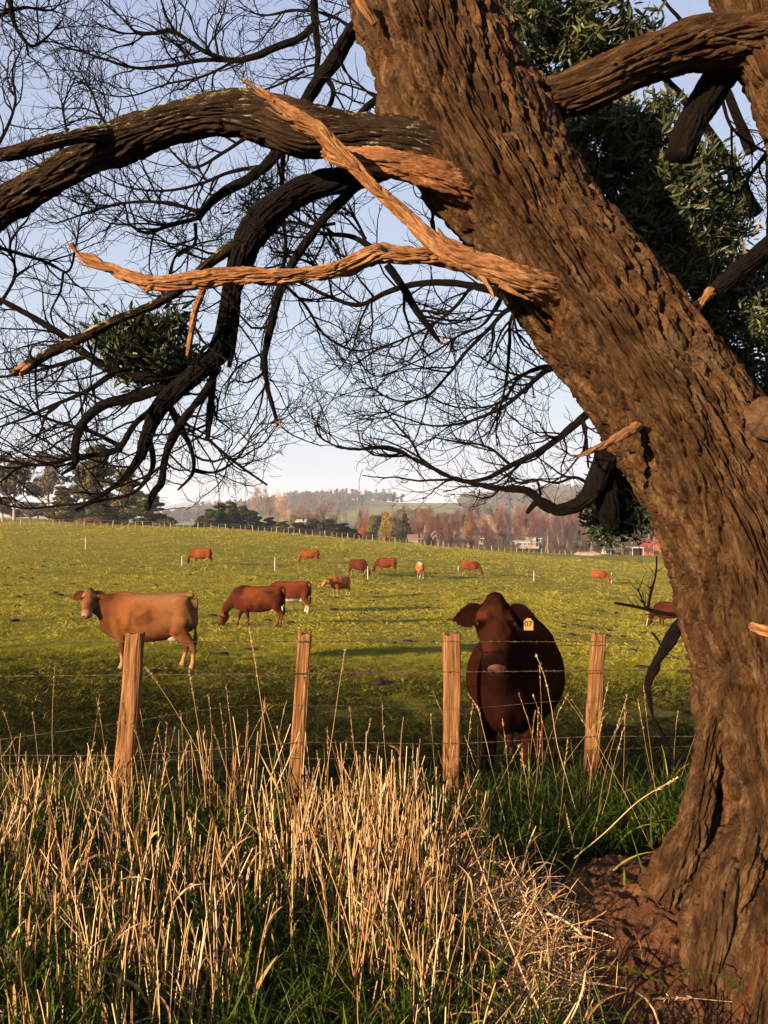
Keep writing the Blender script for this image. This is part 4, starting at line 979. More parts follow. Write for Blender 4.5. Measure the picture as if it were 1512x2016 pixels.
make_cow('cow', 'orange cow grazing beyond the pale calf', at(612, 64), R(195), 'graze', coat_fn(ORG, dark=(.2, .05, .015), seed=14), voxel=0.045, scale=.92, legs=[(-.15, 0), (.1, 0), (.1, 0), (-.15, 0)])
make_cow('cow', 'very dark cow grazing to the right beside a white rod', at(704, 55.5), R(-38), 'graze', coat_fn(DRED, dark=(.04, .012, .007), seed=15), voxel=0.045, scale=.95)
make_cow('cow', 'long red cow grazing leftwards right of the dark one', at(762, 60), R(178), 'graze', coat_fn((0.16, 0.035, 0.012), dark=(.07, .02, .01), seed=16), voxel=0.045, scale=.96)
make_cow('cow', 'pale-rumped cow seen from behind', at(827, 58), R(96), 'graze', coat_fn((0.36, 0.14, 0.045), light=(.75, .6, .4), dark=(.3, .1, .03), seed=17, sock=(.8, .68, .5), patch=.9), voxel=0.045, scale=.93)
make_cow('cow', 'red cow grazing rightwards directly above the dark cow at the fence', at(924, 66), R(-6), 'graze', coat_fn((0.2, 0.045, 0.014), dark=(.08, .02, .01), seed=18), voxel=0.045, scale=.93)
make_cow('cow', 'orange-red cow grazing at far right of the open paddock', at(1178, 72), R(-8), 'graze', coat_fn((0.28, 0.07, 0.02), seed=19), voxel=0.045, scale=.88)
make_cow('cow', 'dark red cow half hidden behind the leaning trunk', at(1322, 35.5), R(184), 'graze', coat_fn((0.075, 0.020, 0.010), dark=(.035, .01, .007), seed=20, blaze=(.7, .6, .5)), voxel=0.035, scale=.95)
# ------------------------------------------------------------------ near fence
wood = NT('weathered_post')
wg = wood.attr('grain').outputs['Vector']
w1 = wood.noise(wood.vscale(wg, (70, 70, 3.5)), 1.0, 6, 0.7, 0.3); w2 = wood.noise(wood.vscale(wg, (14, 14, 5)), 1.0, 5, 0.6)
wc = wood.ramp(w1, [(0.3, (0.03, 0.012, 0.004)), (0.5, (0.14, 0.065, 0.024)), (0.72, (0.29, 0.155, 0.068))])
wc = wood.mix(wood.ramp(w2, [(0.5, (0, 0, 0)), (0.75, (0.6,) * 3)]), wc, (0.11, 0.045, 0.014))
wood.color(wc); wood.rough(0.85); wood.bump(wood.math('ADD', w1, w2), 0.8, 0.008)
fence = empty('post_and_wire_fence', (0, 4.7, -.16), label='near barbed wire fence on four rough split wooden posts', category='fence')
fence_inv = Matrix.Translation((0, -4.7, .16))
def fpart(name, me, m, par=None, **kw):
    o = link(name, me, m, **kw); o.parent = par or fence
    if par is None: o.matrix_parent_inverse = fence_inv
    return o
def split_post(top, bot, wtop, wbot, thick, seed, label):
    """rough split timber: rounded box section, checks, ragged top"""
    n, k = 220, 64
    top = np.array(top); bot = np.array(bot)
    a = np.linspace(0, 2 * math.pi, k, endpoint=False)
    S = np.linspace(0, 1, n)
    cs = np.sign(np.cos(a)) * np.abs(np.cos(a)) ** .38; sn = np.sign(np.sin(a)) * np.abs(np.sin(a)) ** .38
    v = np.zeros((n, k, 3)); q = np.zeros((n, k, 3)); H = np.linalg.norm(top - bot)
    wob = np.stack([fbm(np.stack([S * 3, S * 0 + seed, S * 0], -1), 3, seed), fbm(np.stack([S * 3, S * 0 + seed + 9, S * 0], -1), 3, seed)], -1) * .006
    for i, s in enumerate(S):
        w = wbot + (wtop - wbot) * s; c = bot + (top - bot) * s
        pa = np.stack([cs * 3, sn * 3, np.full(k, s * H * 1.2)], -1)
        g = fbm(np.stack([cs * 9 * 1.0, sn * 9, np.full(k, s * H * 1.6)], -1) + seed, 4, seed)
        chk = np.exp(-(noise(np.stack([cs * 5.5, sn * 5.5, np.full(k, s * H * .9)], -1) + seed * 3, seed + 5) / .10) ** 2)
        d = .003 * fbm(pa, 2, seed + 3) + .0035 * g - .007 * chk * (.4 + .6 * s)
        rx = w / 2 + d; ry = thick / 2 + d
        v[i, :, 0] = c[0] + wob[i, 0] + cs * rx; v[i, :, 1] = c[1] + wob[i, 1] + sn * ry; v[i, :, 2] = c[2]
        q[i] = np.stack([cs * w / 2, sn * thick / 2, np.full(k, s * H)], -1)
    # ragged end grain: lift vertices of the last rings unevenly, with a deep check
    rag = .020 * fbm(np.stack([cs * 6, sn * 6, cs * 0], -1) + seed, 3, seed + 7) - .05 * np.exp(-((cs - .22 + .1 * (seed % 3)) / .10) ** 2) * (seed % 2)
    for i in range(n - 14, n): v[i, :, 2] += rag * ((i - (n - 14)) / 13.) ** 1.5
    rings = [v[-1]]; qq = [q[-1]]
    cen = v[-1].mean(0)
    for fr in (.72, .4, .1):
        r = cen + (v[-1] - cen) * fr; r[:, 2] = cen[2] - .004 + (v[-1, :, 2] - cen[2]) * fr * .8 + .010 * noise(np.stack([r[:, 0] * 70, r[:, 1] * 70, r[:, 0] * 0], -1), seed); rings.append(r); qq.append(q[-1] * fr)
    allv = np.concatenate([v.reshape(-1, 3)] + rings[1:]); allq = np.concatenate([q.reshape(-1, 3)] + qq[1:])
    nn = n + 3; i, j = np.meshgrid(np.arange(nn - 1), np.arange(k), indexing='ij'); j2 = (j + 1) % k
    f = np.stack([i * k + j, i * k + j2, (i + 1) * k + j2, (i + 1) * k + j], -1).reshape(-1, 4)
    fpart('post', mesh_np('post', allv, f, vec=allq + seed), wood.m, label=label)
def pw(a, d): return a / F * d
split_post(P(267, 1247, 4.60), P(233, 1660, 4.64), pw(34, 4.6), pw(38, 4.6), .07, 1, 'leftmost post, thick with a split jagged top')
split_post(P(601, 1247, 4.70), P(574, 1640, 4.72), pw(27, 4.7), pw(30, 4.7), .06, 2, 'narrow post, second from left')
split_post(P(891, 1248, 4.66), P(886, 1650, 4.68), pw(35, 4.66), pw(31, 4.66), .075, 4, 'smooth-sawn post in front of the dark cow')
split_post(P(1178, 1247, 4.85), P(1156, 1640, 4.88), pw(27, 4.85), pw(27, 4.85), .06, 3, 'dull reddish post nearest the tree')
wire_m = NT('rusty_wire'); wire_m.color(wire_m.ramp(wire_m.noise(wire_m.coord(), 30, 4), [(.35, (0.02, 0.011, 0.007)), (.6, (0.12, 0.08, 0.05))])); wire_m.rough(.5); wire_m.b.inputs['Metallic'].default_value = .5
def wire(pts, r, barbed, m=None):
    c = resample(np.array(pts), 260); v, f = tubes(c[None], np.full((1, len(c)), r), 5)
    prt = [(v, f)]
    if barbed:                                   # second strand twisted round the first, four-point barbs
        t = np.linspace(0, 1, 900); b = np.stack([np.interp(t, np.linspace(0, 1, len(c)), c[:, k]) for k in range(3)], -1)
        ph = t * 2 * math.pi * 150; b[:, 1] += np.cos(ph) * .0028; b[:, 2] += np.sin(ph) * .0028
        prt.append(tubes(b[None], np.full((1, 900), r * .8), 4))
        L_ = np.linalg.norm(c[-1] - c[0]); nb = int(L_ / .13)
        for k in range(nb):
            p = c[int((k + .5) / nb * 259)]
            for s in (0, 1):
                a = rng.uniform(0, math.pi); dv = np.array([.25 * (1 if s else -1), math.cos(a), math.sin(a)]) * .013
                prt.append(tubes(np.array([[p - dv, p, p + dv]]), np.array([[.0006, .0013, .0006]]), 3))
    v, f = join(prt)
    fpart('wire', mesh_np('wire', v, f), m or wire_m.m)
wy = 4.62
wire([P(-400, 1270, wy), P(120, 1264, wy), P(400, 1263, wy), P(890, 1263, wy), P(1340, 1264, wy), P(1900, 1262, wy)], .0017, True)
wire([P(-400, 1338, wy), P(60, 1331, wy), P(600, 1326, wy), P(890, 1323, wy), P(1340, 1319, wy), P(1900, 1316, wy)], .0020, True)
wire([P(-400, 1500, wy), P(0, 1456, wy), P(260, 1420, wy), P(460, 1391, wy), P(600, 1388, wy), P(890, 1396, wy), P(1130, 1378, wy), P(1340, 1372, wy), P(1900, 1368, wy)], .0013, False)
wire([P(-400, 1492, wy), P(0, 1487, wy), P(260, 1486, wy), P(600, 1462, wy), P(890, 1464, wy), P(1180, 1450, wy), P(1340, 1450, wy), P(1900, 1450, wy)], .0018, True)
wire([P(-400, 1512, wy), P(0, 1503, wy), P(400, 1495, wy), P(900, 1490, wy), P(1340, 1470, wy), P(1900, 1468, wy)], .0013, False)

# ------------------------------------------------------------------ white plastic rods across the paddock
rodm = plain('white_plastic', (0.8, 0.8, 0.74), 0.5, .05)
notes = ['at far left of the paddock', 'above the red cow at far left', 'left of the orange cow beyond the calf', 'between the very dark cow and the long red cow', 'at the tail of the cow above the fence cow', 'alone right of the dark cow at the fence', 'by the cow at far right']
for (px, top, bot), nt in zip([(168, 1036, 1061), (358, 1060, 1080), (541, 1084, 1109), (724, 1098, 1124), (902, 1110, 1132), (1051, 1115, 1135), (1204, 1117, 1139)], notes):
    d = 50 + 30 * np.array([.55, .1, .15, .1, .4, .5, .75])[notes.index(nt)]
    x = (px - CX) / F * d; z = gz1(x, d); h = (bot - top) / F * d
    v, f = tubes(np.array([[[x, d, z - .05], [x, d, z + h * .5], [x + .01, d, z + h]]]), np.array([[.028, .028, .024]]), 8)
    v2, f2 = tubes(np.array([[[x, d - .02, z + h * .82], [x, d - .05, z + h * .82], [x, d - .06, z + h * .86]]]), np.array([[.012, .012, .008]]), 5)
    v, f = join([(v, f), (v2, f2)])
    tl = (v + 0) ; o = link('white_rod', mesh_np('white_rod', v - np.array([x, d, z]), f), rodm, label='thin white plastic fence rod ' + nt, category='fence rod', group='white electric fence rods')
    o.location = (x, d, z)
# ------------------------------------------------------------------ grasses
def ribbons(pts, wid, fold=0.0):
    """pts (M,n,3), wid (M,n) -> flat blades that keep facing one way"""
    M, n, _ = pts.shape
    t = np.gradient(pts, axis=1); t /= np.linalg.norm(t, axis=2, keepdims=True) + 1e-9
    sd = rng.standard_normal((M, 1, 3)); sd[..., 2] *= .2; sd = sd - t * np.sum(sd * t, axis=2, keepdims=True); sd /= np.linalg.norm(sd, axis=2, keepdims=True) + 1e-9
    v = np.stack([pts - sd * wid[..., None] / 2, pts + sd * wid[..., None] / 2], 2).reshape(-1, 3)
    b = (np.arange(M) * n * 2)[:, None]; i = np.arange(n - 1)[None, :] * 2
    f = np.stack([b + i, b + i + 1, b + i + 3, b + i + 2], -1).reshape(-1, 4)
    return v, f

def instancer(name, pts, rots, scs, protos, **kw):
    """one object that stands copies of small tufts on points"""
    me = bpy.data.meshes.new(name); me.vertices.add(len(pts)); me.vertices.foreach_set('co', np.ascontiguousarray(pts, dtype=np.float32).ravel())
    a = me.attributes.new('rot', 'FLOAT_VECTOR', 'POINT'); a.data.foreach_set('vector', np.ascontiguousarray(rots, dtype=np.float32).ravel())
    a = me.attributes.new('sc', 'FLOAT_VECTOR', 'POINT'); a.data.foreach_set('vector', np.ascontiguousarray(scs, dtype=np.float32).ravel())
    pc = bpy.data.collections.new(name + '_kinds')
    for p in protos: pc.objects.link(p)
    g = bpy.data.node_groups.new(name, 'GeometryNodeTree')
    g.interface.new_socket('Geometry', in_out='INPUT', socket_type='NodeSocketGeometry'); g.interface.new_socket('Geometry', in_out='OUTPUT', socket_type='NodeSocketGeometry')
    N = g.nodes.new; gi, go, ip, ci = N('NodeGroupInput'), N('NodeGroupOutput'), N('GeometryNodeInstanceOnPoints'), N('GeometryNodeCollectionInfo')
    ci.inputs['Collection'].default_value = pc; ci.inputs['Separate Children'].default_value = True; ci.inputs['Reset Children'].default_value = True
    ra, sa = N('GeometryNodeInputNamedAttribute'), N('GeometryNodeInputNamedAttribute')
    for x, nm in ((ra, 'rot'), (sa, 'sc')): x.data_type = 'FLOAT_VECTOR'; x.inputs['Name'].default_value = nm
    g.links.new(gi.outputs[0], ip.inputs['Points']); g.links.new(ci.outputs[0], ip.inputs['Instance']); ip.inputs['Pick Instance'].default_value = True
    g.links.new(ra.outputs[0], ip.inputs['Rotation']); g.links.new(sa.outputs[0], ip.inputs['Scale']); g.links.new(ip.outputs[0], go.inputs[0])
    o = link(name, me, None, **kw); m = o.modifiers.new('stand', 'NODES'); m.node_group = g
    return o

PAST = tone_mat('pasture_blades', [(0, (0.10, 0.115, 0.008)), (0.45, (0.205, 0.185, 0.012)), (0.75, (0.285, 0.235, 0.022)), (1, (0.37, 0.28, 0.06))], 0.7, 0.30, 0.05, vary=0.35, k=1)
def tuft(n, h, w, lean, tone, seed, rad=.05):
    r2 = np.random.default_rng(seed)
    st = np.stack([r2.normal(0, rad, n), r2.normal(0, rad, n), np.full(n, -.01)], -1)
    a = r2.uniform(0, 2 * math.pi, n); l = r2.uniform(.2, lean, n)
    d = np.stack([np.cos(a) * l, np.sin(a) * l, np.ones(n)], -1); d /= np.linalg.norm(d, axis=1, keepdims=True)
    L_ = h * r2.uniform(.5, 1.2, n); k = 4; pts = np.zeros((n, k, 3)); pts[:, 0] = st
    for i in range(1, k):
        d = d + np.stack([np.cos(a) * .28, np.sin(a) * .28, np.full(n, -.22)], -1); d /= np.linalg.norm(d, axis=1, keepdims=True); pts[:, i] = pts[:, i - 1] + d * (L_ / (k - 1))[:, None]
    wd = w * r2.uniform(.6, 1.2, (n, 1)) * np.array([[.8, 1, .75, .1]])
    v, f = ribbons(pts, wd)
    return mesh_np('tuft', v, f, tone=np.repeat(np.clip(r2.normal(tone, .2, n), 0, 1), k * 2), smooth=False)
def proto(me, m): me.materials.append(m); return bpy.data.objects.new('grass_tuft', me)
PASTN = tone_mat('shade_painted_blades', [(0, (0.03, 0.045, 0.005)), (0.5, (0.085, 0.085, 0.008)), (0.8, (0.16, 0.13, 0.014)), (1, (0.28, 0.19, 0.05))], 0.7, 0.25, 0.05, vary=0.6, k=.25)  # greener copy of the pasture blades, darkened to paint in the fence-side shade
near_t = [proto(tuft(16, .085, .0045, 1.5, t, s, .045), PAST) for s, t in ((1, .25), (2, .45), (3, .6), (4, .35), (5, .8))]
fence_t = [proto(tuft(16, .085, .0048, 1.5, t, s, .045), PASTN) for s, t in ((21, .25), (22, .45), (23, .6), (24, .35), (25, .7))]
far_t = [proto(tuft(9, .085, .013, 1.7, t, s, .07), PAST) for s, t in ((11, .35), (12, .5), (13, .65), (14, .9))]

def field_pts(n, d0, d1, power=1.0):
    u = rng.uniform(-.66, .66, n); d = (d0 ** power + (d1 ** power - d0 ** power) * rng.random(n)) ** (1 / power)
    x = u * d; return x, d
def pasture(name, n, d0, d1, power, protos, sc0, sc1, label, fin=0.0, fout=0.0):
    x, y = field_pts(n, d0, d1, power)
    nz = fbm(np.stack([x * .5, y * .5, x * 0], -1), 4, 81) + .6 * fbm(np.stack([x * 2.2, y * 2.2, x * 0], -1), 2, 82)
    keep = rng.random(n) < np.clip(.68 + nz * .55, .1, 1) * (np.clip((y - d0) / fin, 0, 1) if fin else 1) * (np.clip((d1 - y) / fout, 0, 1) if fout else 1)
    x, y, nz = x[keep], y[keep], nz[keep]; m = len(x)
    s = (sc0 + (sc1 - sc0) * (y - d0) / (d1 - d0)) * rng.uniform(.6, 1.35, m) * np.clip(1 + nz * .5, .5, 1.8)
    pts = np.stack([x, y, gz(x, y)], -1); rt = np.stack([rng.normal(0, .15, m), rng.normal(0, .15, m), rng.uniform(0, 6.28, m)], -1)
    instancer(name, pts, rt, np.stack([s, s, s * rng.uniform(.6, 1.2, m)], -1), protos, kind='stuff', label=label)
pasture('pasture_grass', 115000, 4.9, 15.5, 1.3, fence_t, 1.0, 1.1, 'short dark green pasture grass near the fence, shade painted into its colour', 0, 7)
pasture('pasture_grass', 120000, 9.0, 21, 1.6, near_t, 1.0, 1.25, 'short yellow-green pasture grass round the tan cow', 7, 4)
pasture('pasture_grass', 120000, 15, 52, 1.5, far_t, .95, 1.45, 'yellow-green pasture grass across the slope', 4, 8)
pasture('pasture_grass', 70000, 43, 135, 1.2, far_t, 1.8, 3.2, 'yellow-green pasture grass up to the far fence')

# verge of dead tall grass in front of the fence
STRAW = tone_mat('dry_straw', [(0, (0.05, 0.02, 0.007)), (0.35, (0.19, 0.088, 0.028)), (0.7, (0.50, 0.29, 0.125)), (1, (0.85, 0.58, 0.32))], 0.6, 0.12, 0.1, k=.68)
GREEN = tone_mat('green_blades', [(0, (0.012, 0.026, 0.003)), (0.5, (0.045, 0.075, 0.006)), (0.85, (0.12, 0.15, 0.010)), (1, (0.24, 0.20, 0.02))], 0.55, 0.28, 0.12, k=.8)
def soilmask(x, y): return np.hypot((x - TREE_X) / 1.12, (y - 3.02) / 0.92)
def verge_pts(n, wfun, ymin=1.75, ymax=4.95, xr=(-.72, .72)):
    out = []
    while sum(len(o) for o in out) < n:
        y = ymin + (ymax - ymin) * rng.random(n * 2); x = y * rng.uniform(*xr, n * 2)
        px = CX + x / y * F; w = wfun(px, y, x) * y / ymax
        k = rng.random(n * 2) < w; out.append(np.stack([x[k], y[k]], -1))
    return np.concatenate(out)[:n]
def clump(x, y, f=2.2, s=91): return fbm(np.stack([x * f, y * f, x * 0], -1), 3, s)
def w_straw(px, y, x): return np.clip(.75 + (y - 2.2) / 2.5, .7, 1) * np.clip((960 - px + 60 * clump(x, y)) / 120, .03, 1) * np.clip(.55 + 1.5 * clump(x, y, 3.0), .05, 1) * np.where(soilmask(x, y) < 1.05, .04, 1) * np.clip((4.75 - y) / .5, .18, 1)
sv, sf_, st_, so = [], [], [], 0
def addv(v, f, tone):
    global so
    sv.append(v); sf_.append(f + so); st_.append(tone); so += len(v)
# stalks
p = verge_pts(2250, w_straw, xr=(-.95, .72)); n = len(p)
h = rng.gamma(6, .064, n) * np.clip(1.05 + .5 * clump(p[:, 0], p[:, 1], 1.2, 95), .5, 1.5); pxs = CX + p[:, 0] / p[:, 1] * F; h = np.clip(h, .15, .62) * (.80 + .20 * np.clip((pxs - 150) / 400, 0, 1) + .14 * np.exp(-((pxs - 780) / 90) ** 2)) * np.clip(.78 + .22 * (p[:, 1] - 2.0) / 1.4, .75, 1)
d = np.stack([rng.normal(.02, .10, n), rng.normal(0, .09, n), np.ones(n)], -1)
ll = rng.random(n) < .08; d[ll, 0] += rng.normal(0, .6, ll.sum())
s0 = np.stack([p[:, 0], p[:, 1], gz(p[:, 0], p[:, 1]) - .02], -1)
a, ra = grow(s0, d, h, rng.uniform(.0018, .0052, n), 7, .025, -.004, .028, .55)
v, f = tubes(a, ra, 3); tn = np.clip(rng.normal(.68, .24, n), 0, 1); addv(v, f, np.repeat(tn, 21))
# sheaths and hanging dead leaves on the stalks
m = 2500; idx = rng.integers(0, n, m); k = rng.integers(0, 5, m); b0 = a[idx, k]; dd = a[idx, k + 1] - a[idx, k]; dd /= np.linalg.norm(dd, axis=1, keepdims=True)
dd = dd + rng.normal(0, .15, (m, 3)) * np.array([1, 1, .3])
g, rg = grow(b0, dd, rng.uniform(.08, .30, m), np.ones(m), 7, .10, 0, .05, 1.0)
# gravity bends the leaf tips over
bend = np.linspace(0, 1, 7)[None, :] ** 2 * rng.uniform(0, .13, (m, 1)); g[..., 2] -= bend
w = rng.uniform(.004, .014, (m, 1)) * np.array([[.9, 1, 1, .9, .7, .5, .1]]); v, f = ribbons(g, w); addv(v, f, np.repeat(np.clip(rng.normal(.55, .24, m), 0, 1), 14))
# thin seeding stems that rise above the rest
p = verge_pts(110, lambda px, y, x: np.where(px < 1350, .8, .2) * np.where(soilmask(x, y) < 1, 0, 1), 3.3, 4.9); n = len(p)
d = np.stack([rng.normal(0, .16, n), rng.normal(0, .1, n), np.ones(n)], -1)
hh = rng.uniform(.55, .95, n)
q_, rq = grow(np.stack([p[:, 0], p[:, 1], gz(p[:, 0], p[:, 1]) - .02], -1), d, hh, rng.uniform(.0012, .0017, n), 9, .03, -.012, .03, .6)
v, f = tubes(q_, rq, 3); addv(v, f, np.full(len(v), .7))
m = n * 26; idx = np.repeat(np.arange(n), 26); tt = rng.uniform(6.3, 7.99, m); k = tt.astype(int); fr = (tt - k)[:, None]; b0 = q_[idx, k] * (1 - fr) + q_[idx, k + 1] * fr; dd = q_[idx, k + 1] - q_[idx, k]; dd /= np.linalg.norm(dd, axis=1, keepdims=True)
g, _ = grow(b0, dd + rng.normal(0, .25, (m, 3)), rng.uniform(.010, .022, m), np.ones(m), 4, .05, 0, .03, 1); v, f = ribbons(g, rng.uniform(.002, .004, (m, 1)) * np.array([[.5, 1, .9, .1]])); addv(v, f, np.repeat(np.clip(rng.normal(.7, .15, m), 0, 1), 8))
# low litter of broken straw
def w_lit(px, y, x): return np.clip((1110 - px + 60 * clump(x, y)) / 130, 0.0, 1) * np.where(soilmask(x, y) < .98, .15, 1)
p = verge_pts(2600, w_lit); n = len(p); zz = gz(p[:, 0], p[:, 1]) + rng.gamma(1.5, .035, n)
d = np.stack([rng.standard_normal(n), rng.standard_normal(n), rng.normal(.1, .45, n)], -1)
g, rg = grow(np.stack([p[:, 0], p[:, 1], zz], -1), d, rng.uniform(.05, .26, n), np.ones(n), 5, .08, -.02, .08, 1.0)
w = rng.uniform(.002, .006, (n, 1)) * np.array([[1, 1, 1, .9, .4]]); v, f = ribbons(g, w); addv(v, f, np.repeat(np.clip(rng.normal(.25, .2, n), 0, 1), 10))
# pale mat of flattened straw left of the soil bank
n = 2600; c_ = rng.integers(0, 4, n); cx_ = np.array([.56, .60, .50, .44])[c_]; cy_ = np.array([3.05, 2.75, 2.5, 3.35])[c_]
x = cx_ + rng.normal(0, .09, n); y = cy_ + rng.normal(0, .16, n); zz = gz(x, y) + rng.gamma(2, .03, n)
d = np.stack([rng.normal(0, .7, n), rng.normal(-.1, .5, n), rng.normal(.35, .5, n)], -1)
g, rg = grow(np.stack([x, y, zz], -1), d, rng.uniform(.06, .22, n), np.ones(n), 5, .12, -.10, .06, 1.0)
w = rng.uniform(.002, .0065, (n, 1)) * np.array([[1, 1, 1, .9, .3]]); v, f = ribbons(g, w); addv(v, f, np.repeat(np.clip(rng.normal(.72, .2, n), 0, 1), 10))
link('dry_grass', mesh_np('dry_grass', np.concatenate(sv), np.concatenate(sf_), tone=np.concatenate(st_)), STRAW, kind='stuff', label='tall dead straw-coloured grass along the fence')

sv, sf_, st_, so = [], [], [], 0
def w_green(px, y, x): return np.clip(.35 + 1.3 * clump(x, y, 2.6, 97) + np.where(px > 900, .25, 0) + np.where(y < 3.2, .55, 0), .05, 1) * np.where(soilmask(x, y) < 1.08, .015, 1)
p = verge_pts(22000, w_green, xr=(-.95, .72)); n = len(p); px = CX + p[:, 0] / p[:, 1] * F
h = rng.uniform(.12, .46, n) * np.where((px > 930) & (p[:, 1] > 3.2), 1.0, .95)
d = np.stack([rng.normal(0, .4, n), rng.normal(0, .35, n), np.ones(n)], -1)
g, rg = grow(np.stack([p[:, 0], p[:, 1], gz(p[:, 0], p[:, 1]) - .01], -1), d, h, np.ones(n), 8, .05, 0, .025, 1.0)
t_ = np.linspace(0, 1, 8)[None, :]; hv = d[:, :2] / (np.linalg.norm(d[:, :2], axis=1, keepdims=True) + 1e-6)
bd = rng.uniform(0, .5, (n, 1)) * h[:, None]; g[..., 2] -= bd * t_ ** 2.4; g[..., :2] += hv[:, None, :] * (bd * t_ ** 2 * .6)[..., None]
w = rng.uniform(.003, .0105, (n, 1)) * np.array([[.7, .9, 1, 1, .9, .7, .45, .08]]); v, f = ribbons(g, w); addv(v, f, np.repeat(np.clip(rng.normal(.5, .25, n), 0, 1), 16))
link('green_grass', mesh_np('green_grass', np.concatenate(sv), np.concatenate(sf_), tone=np.concatenate(st_)), GREEN, kind='stuff', label='rank green grass blades growing through the dead straw')

# stems that stand out singly
def stem(pts, r, head, label, d=None, tone=.85):
    c = resample(np.array([P(*q) for q in pts]), 40); base = c[0].copy()
    root = empty('grass_stem', tuple(base), label=label, category='grass stem', group='tall dry grass stems')
    v, f = tubes((c - base)[None], np.linspace(r, r * .45, 40)[None], 5)
    link('stalk', mesh_np('stalk', v, f, tone=np.full(len(v), tone)), STRAW, root)
    if head:
        m = 60; k = rng.integers(int(40 - head), 39, m); t = c[k + 1 if False else np.minimum(k + 1, 39)] - c[k - 1]; t /= np.linalg.norm(t, axis=1, keepdims=True)
        dd = t + rng.normal(0, .28, (m, 3)); g, _ = grow(c[k] - base, dd, rng.uniform(.010, .022, m), np.ones(m), 4, .05, 0, .03, 1)
        v, f = ribbons(g, rng.uniform(.0022, .0042, (m, 1)) * np.array([[.5, 1, .9, .1]]))
        link('seed_head', mesh_np('seed_head', v, f, tone=np.repeat(np.clip(rng.normal(.8, .12, m), 0, 1), 8)), STRAW, root)
stem([(545, 1560, 4.3), (528, 1470, 4.3), (515, 1390, 4.3), (503, 1310, 4.3), (490, 1232, 4.3)], .0019, 13, 'tallest dry stem with a seed head, between the two left posts')
stem([(1140, 1620, 4.1), (1118, 1540, 4.1), (1098, 1470, 4.1), (1083, 1380, 4.1), (1068, 1320, 4.1), (1054, 1286, 4.1)], .0022, 10, 'leaning stem with a fat seed head in front of the dark cow flank')
stem([(1000, 1640, 4.1), (975, 1540, 4.1), (952, 1440, 4.1), (938, 1390, 4.1), (920, 1364, 4.1)], .0017, 8, 'thin nodding stem crossing the dark cow legs')
stem([(1075, 2030, 2.45), (1030, 1920, 2.6), (985, 1810, 2.8), (940, 1690, 3.1), (905, 1600, 3.4)], .0042, 0, 'long thick pale straw slanting across the foreground right of centre')
stem([(640, 1540, 4.2), (655, 1440, 4.2), (668, 1350, 4.2), (680, 1275, 4.2)], .0015, 9, 'faint upright stem with a wispy head right of the second post')
stem([(1130, 1690, 3.3), (1190, 1640, 3.4), (1260, 1575, 3.4), (1336, 1530, 3.4)], .0032, 10, 'dry stem leaning right towards the foot of the trunk')
stem([(425, 1545, 4.2), (372, 1445, 4.2), (330, 1375, 4.2), (286, 1312, 4.2)], .0016, 7, 'thin stem leaning left against the leftmost post')
stem([(45, 1800, 3.2), (55, 1680, 3.3), (68, 1590, 3.35), (80, 1494, 3.4)], .0026, 0, 'straight pale stalk standing alone at far left')
stem([(405, 1590, 4.1), (398, 1480, 4.1), (384, 1390, 4.1), (372, 1318, 4.1)], .0017, 9, 'upright seed-headed stem below the tan cow hind legs')
stem([(1512, 1975, 2.5), (1440, 1972, 2.5), (1330, 1964, 2.5), (1290, 1966, 2.5)], .0012, 14, 'flat dry seed spray lying at the foot of the bank')
# ------------------------------------------------------------------ hills
def hill(name, px0, px1, d, rows, depth, m, base=-30, seed=1, **kw):
    """long ridge: rows (px, py of crest); the body falls away in front and behind over depth metres"""
    n, k = 160, 60
    px = np.linspace(px0, px1, n); r = np.array(rows, float); cr = hermite(px, r[:, 0], r[:, 1])
    t = np.linspace(-1, 1, k); v = np.zeros((k, n, 3))
    for a, tt in enumerate(t):
        dd = d + tt * depth; x = (px - CX) / F * d * (1 + .25 * tt * depth / d)
        top = CZ - (cr - CY) / F * d
        pr = max(0, 1 - abs(tt) ** 1.5); p3 = np.stack([x / depth * 2.2, np.full(n, tt * 1.6), x * 0], -1)
        z = base + (top - base) * pr + pr * (1 - pr) * 4 * .10 * (top - base) * fbm(p3, 3, seed)
        v[a] = np.stack([x, np.full(n, dd), z], -1)
    i, j = np.meshgrid(np.arange(k - 1), np.arange(n - 1), indexing='ij')
    f = np.stack([i * n + j, i * n + j + 1, (i + 1) * n + j + 1, (i + 1) * n + j], -1).reshape(-1, 4)
    link(name, mesh_np(name, v.reshape(-1, 3), f), m, kind='structure', **kw)
    return v
hm1 = plain('far_forest_hill', (0.045, 0.055, 0.050), .95, .25, .004)
hm2 = NT('hill_pasture'); c1 = hm2.noise(hm2.coord(), .012, 5, .6); hm2.color(hm2.ramp(c1, [(.38, (0.06, 0.07, 0.014)), (.5, (0.13, 0.135, 0.02)), (.65, (0.19, 0.15, 0.04))])); hm2.rough(.95)
hv0 = hill('hill', 240, 560, 5200, [(240, 1030), (300, 1012), (345, 993), (385, 986), (425, 989), (460, 1003), (500, 1015), (560, 1030)], 900, hm1, base=-40, seed=2)
hill('hill', 330, 620, 2600, [(330, 1030), (400, 1018), (450, 1009), (520, 1006), (620, 1020)], 400, hm1, base=-40, seed=3)
hv1 = hill('hill', 380, 1300, 1350, [(380, 1016), (520, 1000), (600, 987), (700, 984), (800, 990), (900, 990), (1000, 984), (1100, 974), (1200, 976), (1300, 990)], 420, hm2.m, base=-22, seed=4)
hv2 = hill('hill', 900, 1800, 1000, [(900, 1036), (1000, 1020), (1080, 1003), (1160, 990), (1300, 985), (1500, 990), (1800, 1010)], 260, hm2.m, base=-22, seed=5)

